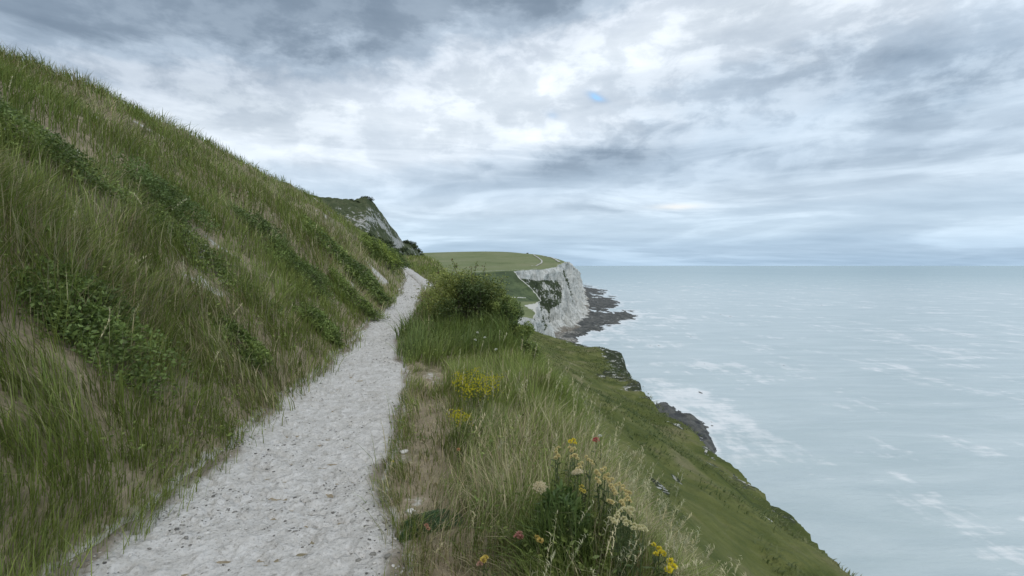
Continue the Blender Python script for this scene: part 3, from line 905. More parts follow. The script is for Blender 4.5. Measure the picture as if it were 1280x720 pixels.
chk -= .6 * (hr < 258) + .35 * (v_[None, :] < .35) + .25 * np.exp(-(((hp - 478) / 10) ** 2 + ((hr - 305) / 9) ** 2))
hill = mesh_np('hill', np.stack([HX, HY, HZ], -1).reshape(-1, 3), grid_faces(nh, mh), m_hill(), smooth=True, attrs={'chalk': chk.ravel()})
tag(hill, 'steep scrubby hill with outcrops of grey chalk above the path', 'hill', kind='structure')


# ------------------------------------------------------------------ plants
def blades(P, H, W, yaw, bend, cb, ct, nseg=3, side=None):
    """tapered bent blades. returns V, F, C.  cb/ct: colour at base and tip"""
    n = len(P)
    bd = np.stack([np.cos(yaw), np.sin(yaw)], -1)
    if side is None: side = yaw + np.pi / 2 + rng.uniform(-.6, .6, n)
    sdv = np.stack([np.cos(side), np.sin(side)], -1)
    ts = np.linspace(0, 1, nseg + 1)
    rows = []; cols_ = []
    for i, t_ in enumerate(ts):
        c = P.copy()
        c[:, :2] += bd * (H * bend * (t_ ** 2))[:, None]
        c[:, 2] += H * t_ * (1 - .35 * np.clip(bend, 0, 1.6) * t_)
        ww = W * (1 - t_ ** 1.6) * (0.75 + .5 * min(t_ * 2, 1)) * .5
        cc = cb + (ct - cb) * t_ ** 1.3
        if i < nseg:
            a = c.copy(); b = c.copy()
            a[:, :2] -= sdv * ww[:, None]; b[:, :2] += sdv * ww[:, None]
            rows += [a, b]; cols_ += [cc, cc]
        else:
            rows.append(c); cols_.append(cc)
    V = np.stack(rows, 1); C = np.stack(cols_, 1)
    k_ = V.shape[1]
    base = np.arange(n)[:, None] * k_
    fs = []
    for i in range(nseg - 1):
        a = 2 * i
        fs += [[a, a + 1, a + 3], [a, a + 3, a + 2]]
    a = 2 * (nseg - 1)
    fs.append([a, a + 1, a + 2])
    fs = np.array(fs)
    Fc_ = (base[:, :, None] + fs[None]).reshape(-1, 3)
    return V.reshape(-1, 3), Fc_, C.reshape(-1, 3)


def merge(parts):
    Vs, Fs, Cs = [], [], []; o = 0
    for V, F_, C in parts:
        Vs.append(V); Fs.append(F_ + o); Cs.append(C); o += len(V)
    return np.concatenate(Vs), np.concatenate(Fs), np.concatenate(Cs)


def leaves(P, size, C, aspect=.55, tilt=1.0, dirs=None):
    """folded pointed leaves: 4 verts 2 tris each, at random attitudes"""
    n = len(P)
    if dirs is None:
        dirs = rng.normal(size=(n, 3)); dirs[:, 2] = np.abs(dirs[:, 2]) * tilt * .6 + dirs[:, 2] * .4
    d = dirs / (np.linalg.norm(dirs, axis=1, keepdims=True) + 1e-9)
    r_ = rng.normal(size=(n, 3)); s_ = np.cross(d, r_); s_ /= np.linalg.norm(s_, axis=1, keepdims=True) + 1e-9
    nrm = np.cross(d, s_)
    size = np.asarray(size).reshape(-1, 1) * np.ones((n, 1))
    a = P; b = P + d * size * .45 + s_ * size * aspect * .5 + nrm * size * .08
    c = P + d * size; e = P + d * size * .45 - s_ * size * aspect * .5 + nrm * size * .08
    V = np.stack([a, b, c, e], 1).reshape(-1, 3)
    k4 = np.arange(n)[:, None] * 4
    Fc_ = np.concatenate([k4 + np.array([[0, 1, 2]]), k4 + np.array([[0, 2, 3]])])
    return V, Fc_, np.repeat(C, 4, 0)


def tube(p, r, ns=5):
    """tube through points p (k,3) with radii r"""
    p = np.asarray(p, float); k_ = len(p); r = np.asarray(r, float) * np.ones(k_)
    t_ = np.gradient(p, axis=0); t_ /= np.linalg.norm(t_, axis=1, keepdims=True) + 1e-9
    ref = np.array([0.3, 1, .1]) if abs(t_[0, 1]) < .9 else np.array([1, 0, 0.])
    a = np.cross(t_, ref); a /= np.linalg.norm(a, axis=1, keepdims=True) + 1e-9
    b = np.cross(t_, a)
    th = np.linspace(0, 2 * np.pi, ns, endpoint=False)
    V = p[:, None] + r[:, None, None] * (np.cos(th)[None, :, None] * a[:, None] + np.sin(th)[None, :, None] * b[:, None])
    i = np.arange(k_ - 1)[:, None] * ns; j = np.arange(ns)[None]
    q = np.stack([i + j, i + (j + 1) % ns, i + ns + (j + 1) % ns, i + ns + j], -1).reshape(-1, 4)
    Fc_ = np.concatenate([q[:, [0, 1, 2]], q[:, [0, 2, 3]]])
    return V.reshape(-1, 3), Fc_


LUSH = np.array([.125, .180, .042]); OLIVE = np.array([.205, .238, .060]); STRAW = np.array([.56, .49, .31])
BROWN = np.array([.26, .195, .12]); DGREEN = np.array([.062, .098, .040]); GREY = np.array([.26, .27, .18])


def mixc(a, b, t_):
    t_ = np.asarray(t_)[:, None]
    return a * (1 - t_) + b * t_


def fields(x, y):
    """height, dryness and lushness of the sward at points"""
    L, Rr = pathLR(y)
    dR = x - Rr; dL = L - x
    right = dR > -.05
    n1 = fbm(x * .9, y * .9, 0, 101, 3); n2 = fbm(x * 2.6, y * 2.6, 0, 102, 3); n3 = fbm(x * .5 + 9, y * .5, 0, 103, 3)
    # width of the trampled margin right of the path
    mw = np.interp(y, [0, 2.5, 4, 5.5, 7, 8, 9, 12], [.5, .52, .56, .66, .60, .22, .10, .08])
    tr = 1 - sstep(dR + (n2 - .5) * .5, mw * .5, mw * 1.3)
    tuft = (1 - sstep(dR + (n2 - .5) * .2, .12, .24)) * sstep(fbm(y * 1.3, x * .5, 0, 104, 2), .42, .55)
    tr = tr * (1 - .8 * tuft)
    tr = np.where(right, tr, 0)
    H = .20 + .22 * n1 + .12 * n2
    H = H * (1 - .68 * tr) * (1 - .45 * tuft * right)
    dry = .10 + 1.2 * (n3 - .45) + .5 * (n2 - .5) + .40 * tr
    dry += .30 * sstep(x - .1 * y, .1, .8) * (y < 9)
    lush = np.zeros_like(x)
    # tall dark grass under the thorn bush, by the path
    k1 = sstep(y, 7.6, 8.4) * (1 - sstep(y, 12.5, 15)) * (1 - sstep(x, -.6, .6)) * right
    k1 = k1 * np.clip(.25 + 1.6 * (n2 - .3) + .5 * (n1 - .4), .15, 1)
    lush = np.maximum(lush, k1 * .8); H = H + .24 * k1; dry = dry - .45 * k1
    for (px, row, r_, a_, hh_) in [(700, 665, .22, 1., .05), (578, 530, .35, .6, .02), (600, 640, .3, .45, 0), (565, 600, .35, .4, 0)]:
        g_ = GP[(px, row)]
        q = a_ * np.exp(-((x - g_[0]) ** 2 + (y - g_[1]) ** 2) / r_ ** 2)
        lush = np.maximum(lush, q); dry = dry - .5 * q; H = H + hh_ * q
    for (px, row, r_) in [(620, 600, .28), (640, 470, .5), (668, 520, .35), (556, 690, .16), (760, 600, .3)]:
        g_ = GP[(px, row)]
        q = np.exp(-((x - g_[0]) ** 2 + (y - g_[1]) ** 2) / r_ ** 2)
        dry = dry + .42 * q
    H = H * (1 - .30 * sstep(x - .09 * y, .2, .65))
    left = dL > -.05
    H = np.where(left, .22 + .30 * n1 + .12 * n2, H)
    H = np.where(left, H * np.interp(dL, [0, .5, 1.5], [.45, .85, 1.1]), H)
    dry = np.where(left, .20 + 1.0 * (n3 - .5) + .6 * (n1 - .5) + .12 * sstep(y, 12, 30), dry)
    return H, np.clip(dry, 0, 1), np.clip(lush, 0, 1), tr, left


GP = {k_: hit(*k_, h=.2)[0] for k_ in [(700, 665), (578, 530), (600, 640), (565, 600), (620, 600), (640, 470), (668, 520), (556, 690), (760, 600)]}
bare_c = [(hit(px, row)[0], r_) for px, row, r_ in [(540, 471, .20), (548, 480, .18), (521, 628, .10), (514, 643, .07), (510, 690, .08), (505, 575, .12)]]
BUSH = U(583, 392, 11.6)


def sample(n, r0, r1, a0=-58, a1=58):
    a = R(1) * rng.uniform(a0, a1, n)
    r_ = r0 * (r1 / r0) ** rng.uniform(0, 1, n)
    x = np.sin(a) * r_; y = np.cos(a) * r_
    # clumping
    j = fbm(x * 5, y * 5, 0, 111, 2)
    keep = rng.uniform(0, 1, n) < np.clip(.25 + 1.5 * (j - .25), .1, 1)
    x, y, r_ = x[keep], y[keep], r_[keep]
    L, Rr = pathLR(y)
    off = ((x < L + .03 + .10 * np.abs(rng.normal(size=len(x))) * rng.choice([0, 1], len(x))) | (x > Rr - .02 - .05 * np.abs(rng.normal(size=len(x))) * rng.choice([0, 1], len(x), p=[.7, .3])))
    u_ = x - soft(y, rY, rX, 0.5)
    off &= (u_ < 5.5)
    off &= ~((fbm(x * .9, y * .9, 0, 181, 4) > .67) & (L - x > .4) & (rng.uniform(0, 1, len(x)) < .85))
    for g_, rr in bare_c:
        off &= ~(((x - g_[0]) ** 2 + (y - g_[1]) ** 2 < rr ** 2) & (rng.uniform(0, 1, len(x)) < .85))
    # side track stays bare
    off &= ~((np.abs(x - np.interp(y, sy, sx)) < .26) & (y > 20) & (y < 40))
    return x[off], y[off], r_[off]


def make_grass(n, r0, r1, wscale=1.0, thin=False):
    x, y, r_ = sample(n, r0, r1)
    H, dry, lush, tr, left = fields(x, y)
    m = len(x)
    kk = rng.uniform(0, 1, m)
    keep = kk > tr * .55
    x, y, r_, H, dry, lush, tr, left = [q[keep] for q in (x, y, r_, H, dry, lush, tr, left)]
    m = len(x)
    z = terrain(x, y) - .01
    H = H * rng.uniform(.55, 1.25, m)
    W = .0042 * (1 + lush * .4) * rng.uniform(.6, 1.4, m) * np.maximum(1, (r_ / 3.2)) ** .85 * wscale
    # lean mostly down slope / with the wind, towards the right and the viewer
    yaw = (fbm(x * .9, y * .9, 4.0, 171, 2) - .5) * 9 - .4 + rng.normal(0, .8, m)
    bend = np.abs(rng.normal(.42, .28, m)) + .25 * dry
    isdry = rng.uniform(0, 1, m) < dry * .85
    g_ = mixc(OLIVE, LUSH, np.clip(rng.uniform(0, 1, m) * .8 + lush * .6 + .1, 0, 1))
    g_ = mixc(g_, DGREEN, np.clip(lush * rng.uniform(.2, 1.0, m), 0, 1))
    d_ = mixc(STRAW, BROWN, rng.uniform(0, 1, m) ** .8)
    d_ = mixc(d_, GREY, rng.uniform(0, .6, m))
    c = np.where(isdry[:, None], d_, g_)
    c = c * rng.uniform(.6, 1.45, m)[:, None] * (1 - .12 * (left & (r_ < 60)))[:, None] * 1.12
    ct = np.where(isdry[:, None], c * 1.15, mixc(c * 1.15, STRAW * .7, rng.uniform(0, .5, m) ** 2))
    P = np.stack([x, y, z], -1)
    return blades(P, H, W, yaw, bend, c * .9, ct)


parts = [make_grass(230000, 1.25, 7), make_grass(210000, 6, 20), make_grass(120000, 18, 75, 1.0)]
V, F_, C = merge(parts)
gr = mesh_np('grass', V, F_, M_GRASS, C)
tag(gr, 'long green and straw coloured wild grass covering the verge and the bank', 'grass', kind='stuff')


# broad leaved weeds scattered through the sward
x, y, r_ = sample(9000, 1.6, 45)
H, dry, lush, tr, left = fields(x, y)
cl_ = fbm(x * .8, y * .8, 2.0, 161, 3)
keep = (tr < .3) & (cl_ + .06 * left + .1 * lush - .25 * dry > .46)
x, y, r_, H, lush = [q[keep] for q in (x, y, r_, H, lush)]
nl_ = 16
m = len(x)
xs_ = np.repeat(x, nl_) + rng.normal(0, .05, m * nl_) * np.sqrt(np.repeat(r_, nl_) / 3).clip(1, 2.2)
ys_ = np.repeat(y, nl_) + rng.normal(0, .05, m * nl_) * np.sqrt(np.repeat(r_, nl_) / 3).clip(1, 2.2)
zs_ = terrain(xs_, ys_) + np.repeat(H, nl_) * rng.uniform(.1, .75, m * nl_)
hue = np.repeat(rng.uniform(0, 1, m), nl_)
C_ = mixc(np.array([.12, .175, .05]), np.array([.26, .30, .09]), hue) * rng.uniform(.7, 1.3, m * nl_)[:, None]
dd_ = rng.normal(size=(m * nl_, 3)); dd_[:, 2] = np.abs(dd_[:, 2]) * .7
V, F_, C = leaves(np.stack([xs_, ys_, zs_], -1), .034 * rng.uniform(.5, 1.3, m * nl_) * np.maximum(1, np.repeat(r_, nl_) / 5) ** .6, C_, .45, dirs=dd_)
o = mesh_np('weeds', V, F_, M_LEAF, C)
tag(o, 'broad leaved green weeds growing through the long grass', 'weeds', kind='stuff')


# seeding grass stalks: thin stems with a feathery head
def make_stalks(x, y, Hh, dryc, wmul=1.0):
    m = len(x)
    z = terrain(x, y)
    r_ = np.hypot(x, y)
    yaw = rng.normal(.2, .9, m); bend = np.abs(rng.normal(.22, .16, m))
    W = .0024 * np.maximum(1, r_ / 3.0) ** .8 * wmul * np.ones(m)
    P = np.stack([x, y, z], -1)
    c = mixc(dryc, GREY * 1.3, rng.uniform(0, .8, m)) * rng.uniform(.75, 1.2, m)[:, None]
    out = [blades(P, Hh, W * 1.3, yaw, bend, c * .8, c)]
    # head: spikelets over the top fifth
    ns = 16
    for k_ in range(ns):
        t_ = 1 - .24 * (k_ / ns) + rng.uniform(-.01, .01, m)
        q = P.copy()
        q[:, 0] += np.cos(yaw) * Hh * bend * t_ ** 2; q[:, 1] += np.sin(yaw) * Hh * bend * t_ ** 2
        q[:, 2] += Hh * t_ * (1 - .35 * bend * t_)
        a = rng.uniform(0, 2 * np.pi, m)
        out.append(blades(q, .022 * (r_ / 3.5).clip(1, 3) ** .5 * rng.uniform(.7, 1.4, m), W * 1.9, a, rng.uniform(.3, 1.1, m), c, c * 1.25, nseg=2))
    return out


x, y, r_ = sample(5200, 1.8, 16)
H, dry, lush, tr, left = fields(x, y)
dryp = dry + .6 * sstep(x - .08 * y, 0, .6) - tr
keep = rng.uniform(0, 1, len(x)) < np.clip(dryp, 0, 1) * np.where(left, .35, .9)
x, y, H = x[keep], y[keep], H[keep]
Hh = H * rng.uniform(1.1, 1.75, len(x)) + .06
sg = make_stalks(x, y, Hh, STRAW)
# the row of tall stalks standing against the slope on the right
ex, ey = [], []
for (px, row) in [(700, 455), (690, 450), (714, 470), (716, 452), (706, 478), (728, 500), (735, 500), (742, 503), (750, 520), (757, 515), (765, 518), (770, 530), (775, 535), (685, 455), (676, 460), (720, 490), (748, 498), (796, 568), (808, 570), (814, 575), (820, 572), (826, 588), (833, 600), (790, 565), (784, 560), (740, 490), (694, 440), (664, 438), (654, 430), (812, 590), (838, 612)]:
    g_, hd = hit(px, row, .55)
    ex.append(g_[0]); ey.append(g_[1])
ex = np.array(ex) + rng.normal(0, .03, len(ex)); ey = np.array(ey)
sg += make_stalks(ex, ey, np.full(len(ex), .60) * rng.uniform(.9, 1.1, len(ex)), STRAW * .95, 1.2)
V, F_, C = merge(sg)
o = mesh_np('seeding_grass', V, F_, M_GRASS, C)
tag(o, 'thin dry seeding grass stalks standing above the verge', 'grass', kind='stuff')

# coarse tussocks on the lower shelf
n = 60000
x = rng.uniform(0, 34, n); y = rng.uniform(14, 200, n) ** 1.0
y = 2 + 198 * rng.uniform(0, 1, n) ** 1.6
x = x * np.where(y < 20, .6, 1)
u_ = x - soft(y, rY, rX, .5)
cx_ = coast_out(x, y, coastN)
j = fbm(x * .35, y * .2, 0, 121, 4)
keep = (u_ > 4.5) & (cx_ < 0) & (rng.uniform(0, 1, n) < sstep(j, .42, .62))
x, y = x[keep], y[keep]
m = len(x)
z = terrain(x, y) - .02
jj = fbm(x * .08, y * .05, 0, 122, 3)
c = mixc(np.array([.09, .125, .042]), np.array([.22, .225, .105]), np.clip((jj - .3) * 2.2 + rng.normal(0, .22, m), 0, 1))
V, F_, C = blades(np.stack([x, y, z], -1), rng.uniform(.12, .55, m), rng.uniform(.04, .13, m) * np.sqrt(y / 40).clip(.6, 1.8), rng.normal(-.3, .7, m), rng.uniform(.4, 1.2, m), c, c * 1.1, 2)
o = mesh_np('rough_turf', V, F_, M_GRASS, C)
tag(o, 'coarse tussocky turf on the green shelf below the verge', 'turf', kind='stuff')


# ---------------- shrubs
def shrub(name, label, cat, base, size, nleaf, lsize, c1, c2, group=None, seed=0, stems=14, dense=1.0, lobes=9, twigs=0, conform=False):
    """woody shrub: stems > foliage made of many leaves set in uneven clumps; size = (rx, ry, height)"""
    rr = np.random.default_rng(seed + 500)
    t = empty(name, base, label, cat, group)
    rxs, rys, hs_ = size
    # clump centres
    cl = []
    for i in range(lobes):
        a = rr.uniform(0, 2 * np.pi); q = rr.uniform(0, 1) ** .6
        zz_ = rr.uniform(.25, .82)
        lim = math.sqrt(max(0.05, 1 - ((zz_ - .35) / .65) ** 2)) if zz_ > .35 else .9
        cl.append((math.cos(a) * q * rxs * .75 * lim, math.sin(a) * q * rys * .75 * lim, zz_ * hs_, rr.uniform(.24, .42)))
    cl = np.array(cl)
    k_ = rr.integers(0, lobes, nleaf)
    d = rr.normal(size=(nleaf, 3)); d /= np.linalg.norm(d, axis=1, keepdims=True)
    rad_ = rr.uniform(0, 1, nleaf) ** .45
    s_ = cl[k_, 3][:, None]
    P = cl[k_, :3] + d * rad_[:, None] * s_ * np.array([rxs * 1.0, rys * 1.0, hs_ * .62])
    nz_ = fbm(P[:, 0] * 6 / rxs + seed, P[:, 1] * 6 / rys, P[:, 2] * 5 / hs_, seed, 3)
    P_all = P
    P = P[(P[:, 2] > .03 * hs_) & (nz_ > .38 / dense)]
    m_ = len(P)
    cm = rr.uniform(0, 1, lobes)[k_[:1]]
    lobe_t = np.random.default_rng(seed).uniform(0, 1, m_)
    nlobe = np.random.default_rng(seed + 9).uniform(-.22, .22, lobes)
    keepk = (P_all[:, 2] > .03 * hs_) & (nz_ > .38 / dense)
    tone = nlobe[k_[keepk]] + fbm(P[:, 0] * 3 / rxs, P[:, 1] * 3 / rys, P[:, 2] * 3 / hs_, seed + 3, 3)
    C_ = mixc(np.array(c1), np.array(c2), np.clip((tone - .35) * 2.4 + rr.normal(0, .2, m_), 0, 1)) * rr.uniform(.75, 1.3, m_)[:, None]
    if conform:
        P = P.copy(); P[:, 2] += terrain(P[:, 0] + base[0], P[:, 1] + base[1]) - base[2] - .05
    V, F_, Cc_ = leaves(P, lsize * rr.uniform(.6, 1.3, m_), C_)
    fo = mesh_np('foliage', V, F_, M_LEAF, Cc_, parent=t)
    sv = []
    for i in range(stems):
        e = P[rr.integers(0, m_)] if m_ else np.array([0, 0, hs_])
        b0 = np.array([rr.normal() * rxs * .12, rr.normal() * rys * .12, -.05])
        mid = (b0 + e) / 2 + rr.normal(size=3) * np.array([rxs, rys, hs_]) * .1 + np.array([0, 0, hs_ * .05])
        m1 = (b0 * .6 + mid * .4) + rr.normal(size=3) * .03 * hs_
        V_, F2 = tube([b0, m1, mid, (mid + e) / 2 + rr.normal(size=3) * .04 * hs_, e], np.array([1, .8, .6, .4, .15]) * .014 * hs_, 5)
        sv.append((V_, F2, np.zeros((len(V_), 3))))
    for i in range(twigs):
        a = rr.uniform(0, 2 * np.pi); b0 = P[rr.integers(0, m_)] * .8
        e = b0 + np.array([math.cos(a) * rxs * .35, math.sin(a) * rys * .3, rr.uniform(.0, .3) * hs_])
        mid = (b0 + e) / 2 + np.array([0, 0, .06 * hs_])
        V_, F2 = tube([b0, mid, e], [.004, .003, .0015], 4)
        sv.append((V_, F2, np.zeros((len(V_), 3))))
    V, F_, _ = merge(sv)
    mesh_np('stem', V, F_, M_BARK, parent=t, smooth=True)
    return t


HAW1, HAW2 = (.085, .120, .038), (.31, .34, .10)
zb_ = float(terrain(np.array([BUSH[0]]), np.array([BUSH[1]]))[0])
bush = shrub('hawthorn_bush', 'dense thorny bush with small dark and yellow green leaves beside the path', 'bush', (BUSH[0], BUSH[1], zb_ - .05), (1.16, .9, 1.42), 40000, .050, HAW1, HAW2, seed=1, stems=70, lobes=44, twigs=70, dense=.93)

# long leafy shoots that stick out of the thorn bush
def shoots(parent, origin, ends, seed):
    rr = np.random.default_rng(seed)
    sv, lv = [], []
    for (b, e) in ends:
        b = np.array(b) - origin; e = np.array(e) - origin
        mid = (b + e) / 2 + np.array([0, 0, .06])
        pts_ = np.array([b, (b + mid) / 2 + rr.normal(size=3) * .015, mid, (mid + e) / 2 + rr.normal(size=3) * .015, e])
        V_, F2 = tube(pts_, [.006, .005, .004, .003, .0015], 4)
        mesh_np('shoot', V_, F2, M_BARK, parent=parent)
        q = rr.uniform(.15, 1, 34)
        P = np.stack([np.interp(q, np.linspace(0, 1, 5), pts_[:, i]) for i in range(3)], -1) + rr.normal(size=(34, 3)) * .025
        C_ = mixc(np.array(HAW1) * 1.4, np.array(HAW2), rr.uniform(0, 1, 34))
        C_[rr.uniform(0, 1, 34) < .2] = (.12, .05, .03)
        lv.append(leaves(P, .045 * rr.uniform(.6, 1.2, 34), C_))
    V, F_, C = merge(lv); mesh_np('leaves', V, F_, M_LEAF, C, parent=parent)


bo = np.array([BUSH[0], BUSH[1], zb_ - .05])
ends = []
for (b, e) in [((545, 375), (513, 372)), ((545, 380), (520, 360)), ((545, 385), (521, 378)), ((540, 390), (519, 393)), ((550, 388), (530, 385)), ((572, 345), (564, 324)), ((565, 345), (571, 330)), ((595, 345), (597, 326)), ((605, 345), (606, 332)), ((545, 360), (532, 352)), ((590, 350), (590, 334)), ((550, 345), (546, 333)), ((625, 355), (634, 347))]:
    ends.append((U(*b, 11.5), U(*e, 11.3)))
shoots(bush, bo, ends, 9)

# lower scrub continuing to the right of the thorn bush
def ground_z(x, y): return float(terrain(np.array([x]), np.array([y]))[0])


for (px, row, Y, size, nl, lab, sd_) in [
        (630, 408, 11.0, (.50, .5, .92), 12000, 'rounded leafy shrub growing against the right side of the thorn bush', 3),
        (650, 447, 9.6, (.30, .34, .58), 6000, 'low bright green scrub at the top of the drop, right of the thorn bush', 4),
        (664, 462, 8.3, (.26, .28, .45), 3500, 'small leafy plant at the edge of the drop, below the right hand scrub', 5)]:
    p = U(px, row, Y)
    shrub('scrub', lab, 'shrub', (p[0], p[1], ground_z(p[0], p[1]) - .04), size, nl, .042, (.075, .115, .034), (.26, .31, .09), seed=sd_, stems=18, lobes=12)

# shrubs up the bank on the left and round the foot of the hill
banks = [
    (484, 324, 30, (1.1, 1.0, 1.15), (.24, .29, .07), 'yellow green bush on the bank, nearest the top of the path'),
    (471, 318, 32, (.9, .9, .9), (.21, .26, .07), 'yellow green bush on the bank, a little higher than the one by the path top'),
    (496, 326, 37, (1.1, 1.0, 1.2), (.13, .18, .06), 'dark leafy bush where the path goes out of sight'),
    (455, 345, 24, (.6, .55, .5), (.15, .20, .07), 'small green shrub on the lower bank beside the path'),
    (330, 290, 14, (.8, .7, .6), (.15, .20, .07), 'shrub on the near bank, the one nearest to the path'),
    (200, 250, 13, (1.0, .8, .75), (.13, .18, .06), 'large bushy shrub high on the near left bank'),
    (441, 372, 20, (.9, .6, .45), (.20, .26, .07), 'low leafy scrub at the foot of the bank where the path narrows'),
    (466, 366, 26, (.8, .6, .5), (.19, .24, .07), 'low leafy scrub overhanging the far part of the path'),
    (420, 318, 24, (1.4, 1.0, .6), (.22, .27, .08), 'wide pale green scrub half way up the bank below the grey hill'),
    (376, 340, 16, (1.1, .8, .5), (.18, .24, .07), 'spreading leafy scrub on the middle of the bank'),
    (400, 405, 12, (.5, .4, .35), (.20, .26, .08), 'small leafy clump close above the left edge of the path'),
    (262, 330, 11, (1.2, .8, .45), (.22, .27, .08), 'low spreading pale scrub in the middle of the left hillside'),
    (130, 400, 8, (.7, .6, .4), (.17, .23, .07), 'leafy clump low on the left hillside near the viewer'),
    (60, 190, 12, (1.3, .9, .6), (.20, .25, .08), 'broad scrub patch high up at the far left of the hillside'),
    (300, 430, 8, (.4, .35, .28), (.22, .28, .09), 'small bright leafy clump just above the path in the near left'),
]
for i, (px, row, Y, size, c2, lab) in enumerate(banks):
    g_, _ = hit(px, row, size[2] * .35, 60)
    if g_[1] > 58: p = U(px, row, Y); g_ = np.array([p[0], p[1], ground_z(p[0], p[1])])
    shrub('bank_shrub', lab, 'shrub', (g_[0], g_[1], g_[2] - .1), size, 6500 if Y > 20 else 10000, .075 if Y > 20 else .042, (.095, .135, .040), tuple(q * 1.3 for q in c2), 'shrubs on the left bank', seed=20 + i, stems=12, lobes=26, dense=.9, conform=True)

# scrub on the hill, found by looking at its surface
hp_f, hr_f = hp.ravel(), hr.ravel()
hv = np.repeat(v_[None, :], nh, 0).ravel()
HP3 = np.stack([HX, HY, HZ], -1).reshape(-1, 3)


def on_hill(px, row):
    m_ = np.where(hv <= 1.02, (hp_f - px) ** 2 + (hr_f - row) ** 2, 1e9)
    return HP3[np.argmin(m_)]


hillsc = [(470, 303, 2.6), (478, 308, 2.8), (484, 303, 2.4), (490, 313, 2.6), (462, 297, 2.2), (497, 320, 2.4), (507, 304, 2.5), (512, 303, 3.0), (505, 312, 2.2), (516, 309, 2.6), (522, 314, 2.6), (526, 320, 2.4), (510, 318, 2.2), (500, 311, 1.8),
          (519, 322, 2.2), (532, 331, 2.4), (514, 327, 2.2), (458, 290, 1.6), (450, 296, 1.8), (474, 296, 1.5), (441, 291, 1.6)]
place = ['by the chalk scar', 'under the grey outcrop', 'near the skyline', 'at the foot of the slope', 'on the far shoulder']
for i, (px, row, s_) in enumerate(hillsc):
    p = on_hill(px, row)
    shrub('hill_shrub', 'dark scrub bush on the steep side of the chalk hill', 'shrub', (p[0], p[1], p[2] - 1.7), (s_ * 1.0, s_ * 1.0, s_ * 1.15), 2600, .30, (.036, .052, .026), (.115, .145, .062), 'scrub on the chalk hill', seed=50 + i, stems=6, lobes=16)
for i, (px, row, s_, lab) in enumerate([(436, 250, 1.4, 'leftmost of the small bushes on the hill crest'), (440.5, 250.5, 1.3, 'second small bush from the left on the hill crest'), (451, 250, 1.5, 'middle one of the small bushes on the hill crest'), (460, 249.5, 2.2, 'larger bush on the right end of the hill crest'), (445, 251, .9, 'smallest bush on the hill crest')]):
    p = on_hill(px, row)
    shrub('crest_bush', lab, 'bush', (p[0], p[1], p[2] - .7), (s_ * 1.3, s_, s_ * .8), 1400, .26, (.036, .05, .026), (.09, .115, .05), 'bushes on the hill crest', seed=80 + i, stems=5, lobes=6)
# lone bushes on the far plateau
for i, (px, Y, s_, lab) in enumerate([(607, 1290, 6.0, 'lone dark bush on the skyline of the far field'), (553, 1330, 3.5, 'tiny bush on the skyline, left of the lone dark one'), (659, 1120, 3.2, 'tiny bush on the headland near the top of the white track')]):
    x_ = (px - 640) / F * Y
    z_ = float(farz(np.array([x_]), np.array([float(Y)]))[0])
    shrub('field_bush', lab, 'bush', (x_, Y, z_ - 1), (s_, s_, s_), 500, 1.6, (.02, .03, .016), (.045, .06, .028), 'bushes on the far plateau', seed=90 + i, stems=4, lobes=5)


# ---------------- flowering plants
def ball_head(r_, n, c1, c2, petal=.4):
    """rounded flower head of many small florets, centred on the origin"""
    d = rng.normal(size=(n, 3)); d /= np.linalg.norm(d, axis=1, keepdims=True); d[:, 2] = np.abs(d[:, 2]) * .9 - .15
    C_ = mixc(np.array(c1), np.array(c2), rng.uniform(0, 1, n)) * rng.uniform(.85, 1.1, n)[:, None]
    return leaves(d * r_ * .45, r_ * rng.uniform(.5, .75, n), C_, .8, dirs=d)


def dome_head(r_, n, c1, c2):
    """flat-topped umbel: rays and a dome of tiny florets"""
    a = rng.uniform(0, 2 * np.pi, n); q = np.sqrt(rng.uniform(0, 1, n))
    lob = .85 + .15 * np.cos(a * 9)
    P = np.stack([np.cos(a) * q * r_ * lob, np.sin(a) * q * r_ * lob, r_ * .42 * (1 - q ** 2) + rng.normal(0, .03 * r_, n)], -1)
    C_ = mixc(np.array(c1), np.array(c2), rng.uniform(0, 1, n))
    d = rng.normal(size=(n, 3)) * .8 + np.array([0, 0, .8])
    return leaves(P, r_ * rng.uniform(.09, .16, n), C_, .9, dirs=d)


STEMC = np.array([.085, .115, .045])
M_STEM = m_leaf('plant_stem', 0.05, 0.6)


